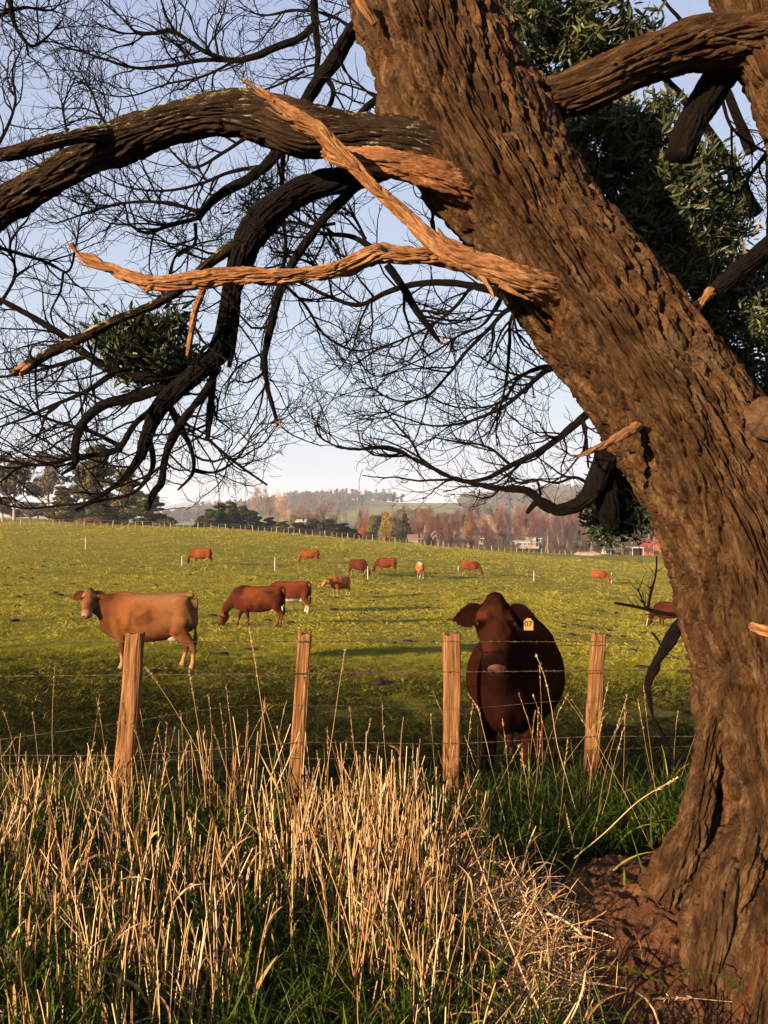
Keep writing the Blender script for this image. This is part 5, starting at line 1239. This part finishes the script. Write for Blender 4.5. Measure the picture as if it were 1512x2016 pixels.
# ------------------------------------------------------------------ tree kinds
def crown_cards(blobs, n, size, seed, flat=1.0):
    """leaf clumps scattered in blobs (x, y, z, rx, ry, rz); small bent faces"""
    r2 = np.random.default_rng(seed); b = np.array(blobs, float); w = (b[:, 3] * b[:, 4] * b[:, 5]) ** .67; w /= w.sum()
    k = r2.choice(len(b), n, p=w); u = r2.standard_normal((n, 3)); u /= np.linalg.norm(u, axis=1, keepdims=True); u *= r2.uniform(.2, 1, (n, 1)) ** .35
    c = b[k, :3] + u * b[k, 3:]; d = r2.standard_normal((n, 3)); d[:, 2] *= flat; d /= np.linalg.norm(d, axis=1, keepdims=True)
    s = np.cross(d, r2.standard_normal((n, 3))); s /= np.linalg.norm(s, axis=1, keepdims=True); l = size * r2.uniform(.5, 1.5, (n, 1))
    v = np.stack([c - d * l, c + s * l * .55, c + d * l, c - s * l * .55], 1).reshape(-1, 3)
    return v, np.arange(n * 4).reshape(-1, 4), np.repeat(np.clip(.5 + r2.normal(0, .22, n), 0, 1), 4)

def bare_tree(h, seed, up=.10, spread=.75, n1=16, n2=7, n3=7, r0=.16, tw=.018, multi=1, crown0=.25):
    global rng
    keep = rng; rng = np.random.default_rng(seed)
    tv, tf, to = [], [], 0; cv, cf, co = [], [], 0
    st = np.zeros((multi, 3)); st[:, :2] = rng.normal(0, .25 * (multi > 1), (multi, 2)); d = np.stack([rng.normal(0, .18 if multi > 1 else .05, multi), rng.normal(0, .18 if multi > 1 else .05, multi), np.ones(multi)], -1)
    a, ra = grow(st, d, h * rng.uniform(.8, .95, multi), np.full(multi, r0), 12, .03, .03, .05, .15)
    v, f = tubes(a, ra, 6); tv.append(v); tf.append(f)
    p, d, rr = spawn(a, ra, n1, crown0, spread, 1.0); frac = (p[:, 2] / h)
    b, rb = grow(p, d, h * rng.uniform(.28, .5, len(p)) * np.clip(1.15 - frac, .25, 1), np.maximum(rr * .5, tw * 1.4), 8, .06, up, .09, .3)
    v, f = tubes(b, rb, 4); cv.append(v); cf.append(f); co += len(v)
    p, d, rr = spawn(b, rb, n2, .15, .7, 1.0); c, rc = grow(p, d, h * rng.uniform(.08, .2, len(p)), np.maximum(rr * .6, tw), 5, .08, up, .10, .5)
    v, f = tubes(c, rc, 3); cv.append(v); cf.append(f + co); co += len(v)
    p, d, rr = spawn(c, rc, n3, .1, .8, 1.0); e, re_ = grow(p, d, h * rng.uniform(.04, .10, len(p)), np.full(len(p), tw * .75), 4, .1, up, .12, .6)
    v, f = tubes(e, re_, 3); cv.append(v); cf.append(f + co)
    rng = keep
    V = np.concatenate(cv)
    return mesh_np('trunk', tv[0], tf[0]), mesh_np('crown', V, np.concatenate(cf), tone=np.clip(V[:, 2] / h, 0, 1))

def leafy_tree(h, w, seed, n=5200, size=.35, kind='round'):
    r2 = np.random.default_rng(seed); bl = []
    if kind == 'cone':
        for k in range(16):
            t = k / 15; rr = w * .5 * (1 - t) ** .8 + .15; bl.append((r2.normal(0, rr * .25), r2.normal(0, rr * .25), h * (.08 + .9 * t), rr, rr, h * .07))
    elif kind == 'column':
        for k in range(12):
            t = k / 11; rr = w * .5 * (math.sin(math.pi * (.12 + .8 * t))) ** .6; bl.append((r2.normal(0, .1), r2.normal(0, .1), h * (.06 + .88 * t), rr, rr, h * .08))
    elif kind == 'gum':
        for k in range(22):
            a = r2.uniform(0, 6.28); t = r2.uniform(.38, 1); rr = w * .42 * r2.uniform(.2, 1); q = w * r2.uniform(.10, .19)
            bl.append((math.cos(a) * rr, math.sin(a) * rr, h * t * .93, q, q, q * .7))
    elif kind == 'fans':
        for k in range(26):
            t = (k / 25) ** 1.1; a = r2.uniform(0, 6.28); rr = w * .38 * (1 - t * .72) * r2.uniform(.3, 1); q = w * .20 * (1 - .5 * t) * r2.uniform(.7, 1.2)
            bl.append((math.cos(a) * rr, math.sin(a) * rr, h * (.10 + .83 * t), q, q, q * .45))
    else:
        for k in range(20):
            a = r2.uniform(0, 6.28); t = r2.uniform(0, 1); rr = w * .36 * math.sqrt(r2.random()) * math.sqrt(max(.05, 1 - (t - .35) ** 2)); q = w * r2.uniform(.13, .22)
            bl.append((math.cos(a) * rr, math.sin(a) * rr, h * (.22 + .62 * t), q, q, q * .8))
    v, f, tn = crown_cards(bl, n, size, seed, .6)
    v[:, 2] = np.maximum(v[:, 2], .05)
    br = [(np.array([[0, 0, -.3], [0, 0, h * .3], [r2.normal(0, .2), 0, h * .85]]), np.array([h * .022 + .05, h * .017 + .03, .04]))]
    pts = []
    for b in bl[::2]: pts.append(np.array([[0, 0, max(.2, b[2] * .55)], [b[0] * .5, b[1] * .5, b[2] * .8], [b[0], b[1], b[2]]]))
    tv, tf = tubes(br[0][0][None], br[0][1][None], 7); v2, f2 = tubes(np.array(pts), np.tile(np.array([[h * .009 + .02, h * .006 + .015, .015]]), (len(pts), 1)), 4)
    a, b = join([(tv, tf), (v2, f2)])
    return mesh_np('trunk', a, b), mesh_np('crown', v, f, tone=tn, smooth=False)

def lm(name, d, m, l, tr=.15): return tone_mat(name, [(0, d), (.5, m), (1, l)], .8, tr, .05, vary=.5)
M_DARK = lm('conifer_foliage', (0.016, 0.024, 0.007), (0.06, 0.066, 0.016), (0.16, 0.14, 0.035))
M_OLIVE = lm('olive_foliage', (0.035, 0.038, 0.012), (0.15, 0.125, 0.038), (0.34, 0.25, 0.085))
M_GUM = lm('gum_foliage', (0.07, 0.055, 0.026), (0.20, 0.145, 0.07), (0.34, 0.24, 0.12))
M_ORANGE = lm('orange_foliage', (0.25, 0.05, 0.01), (0.50, 0.13, 0.02), (0.65, 0.26, 0.05))
M_YELLOW = lm('yellow_foliage', (0.22, 0.13, 0.02), (0.48, 0.31, 0.05), (0.62, 0.44, 0.12))
def bm_(name, a, b): return tone_mat(name, [(0, a), (1, b)], .85, 0, .05, vary=.5)
M_PURPLE = bm_('purple_twigs', (0.12, 0.065, 0.055), (0.20, 0.075, 0.060))
M_RUST = bm_('rusty_twigs', (0.16, 0.075, 0.045), (0.33, 0.125, 0.055))
M_PALE = bm_('pale_twigs', (0.36, 0.23, 0.14), (0.52, 0.34, 0.23))
M_GREY = bm_('grey_twigs', (0.17, 0.12, 0.09), (0.26, 0.165, 0.125))
M_BLUE = bm_('slate_twigs', (0.085, 0.065, 0.075), (0.13, 0.085, 0.09))
T_PALE = plain('pale_trunk', (0.42, 0.29, 0.19), .8); T_BROWN = plain('brown_trunk', (0.12, 0.075, 0.05), .8)

kinds = {}
def get(kind):
    if kind in kinds: return kinds[kind]
    k, s = kind[0], kind[1]
    g = {'bare': lambda: bare_tree(10, 200 + s, .10, .75), 'tall': lambda: bare_tree(12, 220 + s, .20, .38, n1=20, crown0=.18, r0=.11), 'bush': lambda: bare_tree(5, 240 + s, .12, .8, multi=6, n1=7, n2=6, n3=5, r0=.06, crown0=.1),
         'cone': lambda: leafy_tree(9, 5, 260 + s, 3600, .32, 'cone'), 'column': lambda: leafy_tree(9, 3.2, 270 + s, 2600, .24, 'column'), 'round': lambda: leafy_tree(8, 8, 280 + s, 4600, .30), 'gum': lambda: leafy_tree(12, 9, 290 + s, 4200, .26, 'gum'),
         'fans': lambda: leafy_tree(10, 9, 300 + s, 6000, .34, 'fans'), 'hedge': lambda: leafy_tree(4, 5, 310 + s, 3600, .22, 'fans')}[k]()
    kinds[kind] = g; return g
LOW = {'gum': .3}
def far_tree(kind, px, d, top, wpx, crown_m, trunk_m, label, name=None, group='trees beyond the paddock', cat='tree', y_base=None, dark_trunk=False):
    """stand a tree so that its crown top reaches photo row `top` and its width is wpx"""
    x = (px - CX) / F * d; z = gz1(x, d) if y_base is None else CZ - (y_base - CY) / F * d
    tm_, cm_ = get(kind); hh = {'bare': 9.6, 'tall': 11.6, 'bush': 4.7, 'cone': 9.2, 'column': 8.9, 'round': 7.7, 'gum': 12.0, 'fans': 9.6, 'hedge': 3.95}[kind[0]]
    ww = {'bare': 8.0, 'tall': 5.2, 'bush': 4.6, 'cone': 5.4, 'column': 3.4, 'round': 8.0, 'gum': 9.5, 'fans': 8.6, 'hedge': 5.0}[kind[0]]
    H = CZ - (top - CY) / F * d - z; W_ = wpx / F * d
    root = empty(name or {'bare': 'bare_tree', 'tall': 'bare_tree', 'bush': 'bare_shrub', 'cone': 'conifer', 'column': 'conifer', 'round': 'leafy_tree', 'gum': 'gum_tree', 'fans': 'cypress_tree', 'hedge': 'evergreen_shrub'}[kind[0]], (x, d, z), label=label, category=cat, group=group)
    root.scale = (W_ / ww, W_ / ww, H / hh); root.rotation_euler = (0, 0, random.uniform(0, 6.28))
    for nm, me, mt in (('trunk', tm_, trunk_m), ('crown', cm_, crown_m)):
        if len(me.materials) == 0: me.materials.append(mt)
        o = bpy.data.objects.new(nm, me); COL.objects.link(o); o.parent = root
        o.material_slots[0].link = 'OBJECT'; o.material_slots[0].material = mt
    return root

# left: gums and the big dark cypress clump behind the far fence
far_tree(('gum', 1), 28, 150, 884, 105, M_GUM, T_PALE, 'tall loose gum tree with pale limbs at the far left edge')
far_tree(('gum', 2), 95, 172, 880, 90, M_GUM, T_PALE, 'second pale gum, taller, half behind the dangling twigs')
far_tree(('gum', 3), 5, 138, 975, 75, M_GUM, T_PALE, 'low gum foliage at the left frame edge beside the fence')
far_tree(('fans', 1), 190, 150, 878, 120, M_OLIVE, T_BROWN, 'tallest round-topped evergreen of the dark clump at left')
far_tree(('fans', 2), 125, 140, 958, 95, M_OLIVE, T_BROWN, 'olive evergreen spreading on the left flank of the clump')
far_tree(('fans', 3), 250, 142, 925, 110, M_OLIVE, T_BROWN, 'dense olive cypress in the middle of the left clump')
far_tree(('fans', 1), 296, 132, 972, 95, M_DARK, T_BROWN, 'low dark cypress sweeping down at the right end of the left clump')
far_tree(('fans', 2), 200, 132, 985, 120, M_DARK, T_PALE, 'dark skirt of branches at the foot of the tallest evergreen')
far_tree(('gum', 1), 165, 160, 900, 80, M_GUM, T_PALE, 'gum showing between the dark clump and the pale gums')
for k, (px, top, w) in enumerate([(30, 1000, 60), (75, 994, 50), (60, 985, 70)]):
    far_tree(('round', k % 2), px, 185, top, w, M_GUM, T_BROWN, ['low brown-green tree just right of the leftmost gum', 'low brown-green tree left of the dark cypress clump', 'broad low brown-green tree behind the second gum'][k], group='low trees behind the gums')
far_tree(('bush', 1), 168, 121, 1019, 44, M_RUST, T_BROWN, 'reddish shrub with bare stems on the fence line at left', cat='shrub')
far_tree(('bush', 2), 192, 121, 1022, 30, M_RUST, T_BROWN, 'small rusty shrub beside the reddish one on the fence line', cat='shrub')
# dark evergreen shelter belt in the middle
hd = [(412, 1002, 44), (432, 990, 48), (455, 988, 50), (478, 996, 50), (500, 1005, 54), (530, 1018, 54), (556, 1026, 50), (588, 1028, 56), (618, 1021, 62), (645, 1022, 62), (672, 1030, 54), (695, 1040, 40), (398, 1015, 34)]
for k, (px, top, w) in enumerate(hd):
    far_tree(('fans' if k < 5 else 'hedge', k % 3 + 1), px, 146 + (k % 3) * 4, top, w * 1.15, M_DARK, T_BROWN, ['second', 'tallest, third', 'fourth', 'fifth', 'sixth', 'seventh', 'eighth', 'ninth', 'broadest, tenth', 'eleventh', 'twelfth', 'last and lowest', 'leftmost'][k] + ' dark evergreen from the left in the shelter belt on the far fence', group='dark evergreens of the shelter belt', name='shelter_belt_tree')
# pale leafless poplars
for k, (px, top, w, d, lb) in enumerate([(500, 964, 52, 230, 'pale pinkish leafless tree, left one behind the shelter belt'), (530, 962, 50, 236, 'tallest pale leafless tree behind the shelter belt'), (562, 964, 56, 230, 'pale leafless tree, right one of the bright group'), (545, 985, 60, 214, 'low bushy pale leafless tree in front of the bright group'), (590, 985, 46, 226, 'fading pale leafless tree at the right end of the bright group')]):
    far_tree(('bare', k % 3), px, d, top, w * 1.1, M_PALE, T_PALE, lb)
far_tree(('bare', 1), 630, 225, 988, 70, M_RUST, T_BROWN, 'round rusty leafless tree right of the pale group')
far_tree(('bare', 2), 655, 235, 1000, 50, M_RUST, T_BROWN, 'lower rusty leafless tree leaning on the round one')
far_tree(('bush', 0), 714, 158, 1042, 34, M_ORANGE, T_BROWN, 'bright orange leafy bush beyond the far fence', cat='shrub')
far_tree(('round', 2), 714, 160, 1043, 30, M_ORANGE, T_BROWN, 'glowing orange foliage inside the bright bush')
far_tree(('tall', 1), 764, 170, 1012, 34, M_YELLOW, T_PALE, 'golden upright tree with yellow leaves, centre')
far_tree(('column', 1), 762, 171, 1010, 30, M_YELLOW, T_PALE, 'yellow leafy crown of the golden tree group')
far_tree(('tall', 2), 780, 172, 1024, 24, M_YELLOW, T_PALE, 'shorter golden tree right of the tallest one')
far_tree(('cone', 1), 797, 180, 1008, 34, M_DARK, T_BROWN, 'dark green conifer right of the golden tree')
far_tree(('bare', 0), 842, 190, 1004, 66, M_RUST, T_BROWN, 'domed orange-brown leafless tree right of the conifer')
far_tree(('bare', 1), 715, 190, 1018, 50, M_RUST, T_BROWN, 'reddish leafless tree behind the orange bush')
far_tree(('round', 0), 735, 200, 1008, 36, M_OLIVE, T_BROWN, 'dark brown-green tree behind the golden one')
far_tree(('round', 1), 752, 215, 1006, 30, M_GUM, T_BROWN, 'brownish round tree on the valley edge')
far_tree(('cone', 2), 960, 230, 1026, 12, M_DARK, T_BROWN, 'narrow dark conifer among the leafless birches')
far_tree(('column', 2), 920, 215, 1014, 16, M_OLIVE, T_BROWN, 'slim olive conifer in the birch belt')
# belt of leafless birches and willows; too alike to tell apart singly
r3 = np.random.default_rng(5)
k = 0
for px in np.arange(795, 1420, 8.5):
    for row in range(3):
        d = [182, 215, 262][row] + r3.uniform(-14, 14); p = px + r3.uniform(-7, 7)
        top = [1040, 1022, 1006][row] + r3.uniform(-9, 10) - (6 if p > 1000 else 0) + (8 if p < 880 else 0)
        kd = ('tall', k % 4) if r3.random() < .55 else ('bare', k % 3)
        mt = [M_PURPLE, M_RUST, M_PURPLE, M_GREY, M_PALE, M_BLUE, M_PURPLE][int(r3.integers(0, 7))]
        if row == 0 and p > 1040: mt = M_BLUE if r3.random() < .5 else M_PURPLE
        far_tree(kd, p, d, top, r3.uniform(28, 46) * (1 if kd[0] == 'bare' else .62), mt, T_PALE if r3.random() < .5 else T_BROWN, 'leafless birch or willow in the purple-brown belt beyond the paddock', group='leafless trees of the valley belt')
        k += 1
for px in np.arange(810, 1300, 15):
    far_tree(('bush', k % 3), px + r3.uniform(-5, 5), 172 + r3.uniform(-4, 8), (1058 if px < 1000 else 1069) + (px - 800) * .012 + r3.uniform(-3, 3), 30, [M_GREY, M_PURPLE, M_BLUE][k % 3], T_BROWN, 'low leafless shrub at the foot of the birch belt', group='low shrubs under the birch belt', cat='shrub'); k += 1
# trees scattered in the valley and on the slopes
for i_ in range(120):
    px = r3.uniform(560, 1420); d = r3.uniform(330, 620); top = 1004 + (d - 330) / 290 * -8 + r3.uniform(-6, 10) + (10 if px < 700 else 0)
    kd = [('round', 0), ('bare', 1), ('gum', 2), ('round', 2), ('cone', 1), ('bare', 0)][int(r3.integers(0, 6))]
    far_tree(kd, px, d, top, r3.uniform(14, 30), {'bare': [M_GREY, M_RUST, M_PALE][i_ % 3], 'gum': M_GUM, 'cone': M_DARK}.get(kd[0], [M_OLIVE, M_GUM][i_ % 2]), T_BROWN, 'hazy tree on the valley slope behind the birch belt', group='trees on the valley slope')

# woods along the ridges: a mass nobody would count
def wood_protos():
    out = []
    for k, (kd, mt) in enumerate([('round', M_OLIVE), ('gum', M_GUM), ('round', M_DARK), ('gum', M_OLIVE), ('cone', M_DARK)]):
        r2 = np.random.default_rng(400 + k)
        h, w = (9, 8) if kd != 'cone' else (11, 5); bl = []
        for q in range(9): a = r2.uniform(0, 6.28); t = r2.uniform(.25, 1); rr = w * .33 * r2.random() * (1.1 - t if kd == 'cone' else 1); bl.append((math.cos(a) * rr, math.sin(a) * rr, h * t * .88, w * .17, w * .17, w * .14))
        v, f, tn = crown_cards(bl, 420, .75, 400 + k, .6)
        tv, tf = tubes(np.array([[[0, 0, -2], [0, 0, h * .45], [0, 0, h * .9]]]), np.array([[.3, .22, .1]]), 4)
        V, Fc = join([(v, f), (tv, tf)]); me = mesh_np('wood_tree', V, Fc, tone=np.concatenate([tn, np.full(len(tv), .95)]), smooth=False); me.materials.append(mt); out.append(bpy.data.objects.new('wood_tree', me))
    for k, mt in enumerate([M_PURPLE, M_GREY]):
        a, b = bare_tree(11, 430 + k, .12, .7, n1=14, n2=6, n3=4, tw=.05); b.materials.append(mt); out.append(bpy.data.objects.new('wood_tree', b))
    return out
WP = wood_protos()
def wood(hv, n, cond, seed, label, smin=1.0, smax=1.9):
    r2 = np.random.default_rng(seed); k_, n_ = hv.shape[:2]; P_ = []
    a = r2.uniform(0, k_ * .56, n * 3); b = r2.uniform(0, n_ - 1.001, n * 3)
    i, j = a.astype(int), b.astype(int); fa, fb = (a - i)[:, None], (b - j)[:, None]
    p = (hv[i, j] * (1 - fa) + hv[i + 1, j] * fa) * (1 - fb) + (hv[i, j + 1] * (1 - fa) + hv[i + 1, j + 1] * fa) * fb
    px = CX + p[:, 0] / p[:, 1] * F; py = CY - (p[:, 2] - CZ) / p[:, 1] * F
    ok = cond(px, py, a / k_); p = p[ok][:n]; m = len(p); s = r2.uniform(smin, smax, m)
    instancer('woodland', p, np.stack([np.zeros(m), np.zeros(m), r2.uniform(0, 6.28, m)], -1), np.stack([s, s, s * r2.uniform(.8, 1.3, m)], -1), WP, kind='stuff', label=label)
wood(hv1, 2600, lambda px, py, t: ((px < 880) | (px > 905)) & ((t > .40) | ((px > 880) & (t > .1)) | ((px < 700) & (t > .15))) & ~((px > 690) & (px < 880) & (py > 990)), 1, 'hazy mixed woodland along the ridge')
wood(hv2, 900, lambda px, py, t: (px > 1020), 2, 'woodland on the nearer slope behind the birch belt', .8, 1.5)
wood(hv0, 10, lambda px, py, t: py > 9999, 3, 'x') if False else None

# ------------------------------------------------------------------ far fence: posts one by one
ff = empty('paddock_fence', (0, 122, gz1(0, 122)), label='long far fence of thin pale posts along the top edge of the paddock', category='fence')
fi = Matrix.Translation(-ff.location)
postm = plain('pale_far_post', (0.42, 0.31, 0.19), .8)
pr = [(0, 1016), (50, 1018), (100, 1021), (160, 1024), (240, 1028), (310, 1036), (360, 1042), (430, 1043), (500, 1047), (560, 1051), (620, 1054), (680, 1058), (740, 1064), (800, 1068), (860, 1072), (920, 1078), (980, 1084), (1060, 1089), (1130, 1093)]
bot = []
px = -260.0; r4 = np.random.default_rng(8); w3 = []
v0, f0 = tubes(np.array([[[0, 0, -.1], [0, 0, .6], [0, 0, 1.2]]]), np.array([[.065, .06, .055]]), 6); pm = mesh_np('post', v0, f0); pm.materials.append(postm)
n_ = 0
def fd(px): return float(np.interp(px, [-300, 0, 330, 700, 1060, 1180], [112, 115, 120, 132, 152, 162]))
while px < 1170:
    d = fd(px); x = (px - CX) / F * d; z = gz1(x, d)
    o = bpy.data.objects.new('post', pm); COL.objects.link(o); o.parent = ff; o.matrix_parent_inverse = fi
    o.location = (x, d, z); big = n_ % 4 == 0; o.scale = (1.4 if big else .8, 1.4 if big else .8, r4.uniform(.8, 1.05) * (.95 if big else .8)); o.rotation_euler = (r4.normal(0, .04), r4.normal(0, .07), 0)
    w3.append((x, d, z)); px += r4.uniform(9, 15) if px > 300 else r4.uniform(11, 21); n_ += 1
w3 = np.array(w3)
for hz in (.35, .7, 1.05):
    v, f = tubes((w3 + np.array([0, 0, hz]))[None], np.full((1, len(w3)), .012), 3); o = link('wire', mesh_np('wire', v, f), postm); o.parent = ff; o.matrix_parent_inverse = fi

# ------------------------------------------------------------------ buildings
redm = plain('red_barn_roof', (0.42, 0.085, 0.050), .6, .2, 1.5); redw = plain('orange_brick_wall', (0.42, 0.15, 0.06), .8, .15, 2); whm = plain('white_paint', (0.62, 0.56, 0.50), .6, .06, 1); grm = plain('grey_sheet_roof', (0.42, 0.38, 0.36), .5, .2, 1); dkm = plain('dark_opening', (0.03, 0.025, 0.025), .7)
def house(name, px, d, wpx, h, dep, rh, wall_m, roof_m, label, rz=0.0, nwin=3, z=None, cat='building', door=True, gable_x=True, zoff=0.0):
    x = (px - CX) / F * d; zz = (gz1(x, d) if z is None else z) + zoff; w = wpx / F * d
    root = empty(name, (x, d, zz), label=label, category=cat); root.rotation_euler = (0, 0, rz)
    v, f = box((0, 0, h / 2 - .3), (w, dep, h + .6)); link('wall', mesh_np('wall', v, f, smooth=False), wall_m, root)
    o = .35; X, Y = w / 2 + o, dep / 2 + o; t = .15
    if gable_x: rv = [(-X, -Y, h), (X, -Y, h), (X, 0, h + rh), (-X, 0, h + rh), (-X, Y, h), (X, Y, h)]
    else: rv = [(-X, -Y, h), (-X, Y, h), (0, Y, h + rh), (0, -Y, h + rh), (X, -Y, h), (X, Y, h)]
    rv = np.array(rv, float); up = rv + np.array([0, 0, t]); lo = rv + np.array([0, 0, .004])
    V = np.concatenate([lo, up])
    if gable_x: Fq = [(6, 7, 8, 9), (9, 8, 11, 10), (0, 3, 2, 1), (3, 4, 5, 2), (0, 1, 7, 6), (4, 10, 11, 5), (0, 6, 9, 3), (3, 9, 10, 4), (1, 2, 8, 7), (2, 5, 11, 8)]; gab = [[(-w / 2, -dep / 2, h), (-w / 2, dep / 2, h), (-w / 2, 0, h + rh * .93)], [(w / 2, -dep / 2, h), (w / 2, dep / 2, h), (w / 2, 0, h + rh * .93)]]
    else: Fq = [(6, 9, 8, 7), (9, 10, 11, 8), (0, 1, 2, 3), (3, 2, 5, 4), (0, 6, 7, 1), (4, 5, 11, 10), (0, 3, 9, 6), (3, 4, 10, 9), (1, 7, 8, 2), (2, 8, 11, 5)]; gab = [[(-w / 2, -dep / 2, h), (w / 2, -dep / 2, h), (0, -dep / 2, h + rh * .93)], [(-w / 2, dep / 2, h), (w / 2, dep / 2, h), (0, dep / 2, h + rh * .93)]]
    link('roof', mesh_np('roof', V, np.array(Fq), smooth=False), roof_m, root)
    gv_ = np.array(gab, float).reshape(-1, 3); link('gable', mesh_np('gable', gv_, np.array([[0, 1, 2], [3, 5, 4]]), smooth=False), wall_m, root)
    for k in range(nwin):
        wx = -w / 2 + w * (k + .5) / nwin
        if door and k == nwin - 1: v, f = box((wx, -dep / 2 - .02, 1.05), (min(1.1, w / nwin * .5), .1, 2.1)); link('door', mesh_np('door', v, f, smooth=False), dkm, root)
        else:
            v, f = box((wx, -dep / 2 - .02, h * .58), (w / nwin * .5, .1, h * .35)); wi = link('window', mesh_np('window', v, f, smooth=False), whm, root)
            v, f = box((wx, -dep / 2 - .06, h * .58), (w / nwin * .42, .06, h * .28)); link('pane', mesh_np('pane', v, f, smooth=False), dkm, wi)
    return root
zb = CZ - (1094 - CY) / F * 176
bn = house('red_barn', 1292, 176, 52, 1.9, 8, 2.6, redw, redm, 'red-roofed farm shed beside the leaning trunk', nwin=3, z=zb, gable_x=False)
# open carport frame left of the barn
cp = empty('carport', ((1250 - CX) / F * 174, 174, zb), label='open pale frame shelter attached left of the red shed', category='shelter')
wcp = 21 / F * 174
for sx_ in (-1, 1):
    for sy_ in (-1, 1): v, f = box((sx_ * wcp / 2, sy_ * 2, .85), (.16, .16, 2.3)); link('post', mesh_np('post', v, f, smooth=False), whm, cp)
v, f = box((0, 0, 2.1), (wcp + .5, 4.6, .2)); link('roof', mesh_np('roof', v, f, smooth=False), whm, cp)
house('farm_shed', 1216, 178, 20, 1.5, 5, .5, plain('brown_boards', (.16, .10, .07), .8), grm, 'low brown shed with a grey roof left of the open shelter', nwin=3, z=zb)
house('farm_shed', 1192, 177, 12, 1.5, 4, .25, whm, grm, 'small white shed under the water tank', nwin=2, z=zb)
# water tank on a trestle
tk = empty('water_tank', ((1198 - CX) / F * 182, 182, zb), label='pale square water tank raised on a trestle above the sheds', category='water tank')
for sx_ in (-1, 1):
    for sy_ in (-1, 1):
        v, f = box((sx_ * .35, sy_ * .35, 1.15), (.10, .10, 2.9)); link('leg', mesh_np('leg', v, f, smooth=False), plain('trestle', (.25, .18, .13), .8) if 'trestle' not in bpy.data.materials else bpy.data.materials['trestle'], tk)
for zz_ in (.9, 1.7): v, f = box((0, -.35, zz_), (.8, .06, .08)); link('brace', mesh_np('brace', v, f, smooth=False), bpy.data.materials['trestle'], tk)
v, f = box((0, 0, 3.25), (.9, .9, 1.25)); link('tank', mesh_np('tank', v, f, smooth=False), plain('cream_tank', (.75, .70, .50), .6), tk)
v, f = tubes(np.array([[[0, 0, 3.88], [0, 0, 3.95], [0, 0, 3.99]]]), np.array([[.4, .38, .05]]), 12); link('lid', mesh_np('lid', v, f), grm, tk)
zc = CZ - (1074 - CY) / F * 176
house('white_house', 1036, 176, 40, .75, 6, .3, plain('grey_wall', (.34, .30, .28), .7), whm, 'low white-roofed house in front of the purple birches', nwin=5, z=zc)
house('white_house', 1050, 181, 20, 1.5, 5, .25, whm, whm, 'upper white storey rising behind the low white-roofed house', nwin=3, z=zc)
house('cottage', 816, 174, 24, .7, 6, .9, plain('cream_wall', (.34, .22, .16), .8), plain('faded_pink_roof', (.36, .20, .15), .7), 'cottage with a faded pink roof left of the birches', nwin=3, z=CZ - (1067 - CY) / F * 172)
house('cottage', 857, 178, 14, .9, 6, 1.1, plain('tan_wall', (.30, .17, .1), .8), plain('orange_roof', (.36, .17, .09), .7), 'small gabled cottage with an orange-tan roof', nwin=2, z=CZ - (1062 - CY) / F * 178, gable_x=False)
house('cottage', 942, 180, 13, .7, 5, .5, plain('buff_wall', (.42, .30, .22), .8), whm, 'tiny pale-roofed cottage deep in the birch belt', nwin=2, z=CZ - (1066 - CY) / F * 180)
house('white_house', 594, 215, 17, .8, 6, .6, whm, plain('pink_white_roof', (.7, .55, .48), .7), 'white house peeping between the pale trees and the shelter belt', nwin=3, z=CZ - (1033 - CY) / F * 215)
for k, (px, py) in enumerate([(939, 1032), (1009, 1044), (1124, 1031), (1252, 1041), (839, 1042)]):
    d = 270; house('white_house', px, d, 5, 1.1, 4, .7, whm, whm, ['tiny white gable high in the birch belt', 'speck of a pale house right of the white-roofed house', 'tiny white house above the birches near the hooked limb', 'tiny white house behind the hanging leaves', 'tiny white chimneyed house behind the orange domed tree'][k], nwin=1, z=CZ - (py + 3 - CY) / F * d, door=False)
# heap of straw bales / silage on the fence line
hx = (1158 - CX) / F * 160
v, f, _ = ell((0, 0, 0), (3.2, 1.4, .75), 14); v = v + .25 * fbm(v * 1.2, 3, 5)[:, None]
link('straw_heap', mesh_np('straw_heap', v + np.array([hx, 160, gz1(hx, 160) + .1]), f), plain('old_straw', (.42, .30, .2), .9, .3, 2), label='low pale heap on the paddock edge left of the sheds', category='heap')
# clods and dung pats that dot the pasture
clm = plain('dung', (.035, .022, .012), .9, .3, 8); r5 = np.random.default_rng(9); pv, pf, po = [], [], 0
for k in range(150):
    d = r5.uniform(12, 52); x = r5.uniform(-.55, .45) * d; v, f, _ = ell((x, d, gz1(x, d) + .02), (r5.uniform(.08, .22), r5.uniform(.08, .2), .05), 5); pv.append(v); pf.append(f + po); po += len(v)
link('dung_pats', mesh_np('dung_pats', np.concatenate(pv), np.concatenate(pf)), clm, kind='stuff', label='dark dung pats scattered over the pasture')
# ------------------------------------------------------------------ air
hz = NT('haze'); hz.t.nodes.remove(hz.b)
pv_ = hz.t.nodes.new('ShaderNodeVolumePrincipled'); pv_.inputs['Color'].default_value = (0.78, 0.85, 1.0, 1); pv_.inputs['Density'].default_value = HAZE
hz.l(pv_.outputs[0], hz.out.inputs['Volume'])
v, f = box((0, 0, 0), (30000, 30000, 1)); zlo, zhi = float(gv[:, 2].min()) - 12, 92
v[:, 2] = np.where(v[:, 2] > 0, zhi, zlo)
link('haze', mesh_np('haze', v, f, smooth=False), hz.m, kind='stuff', label='thin pale evening haze in the valley')
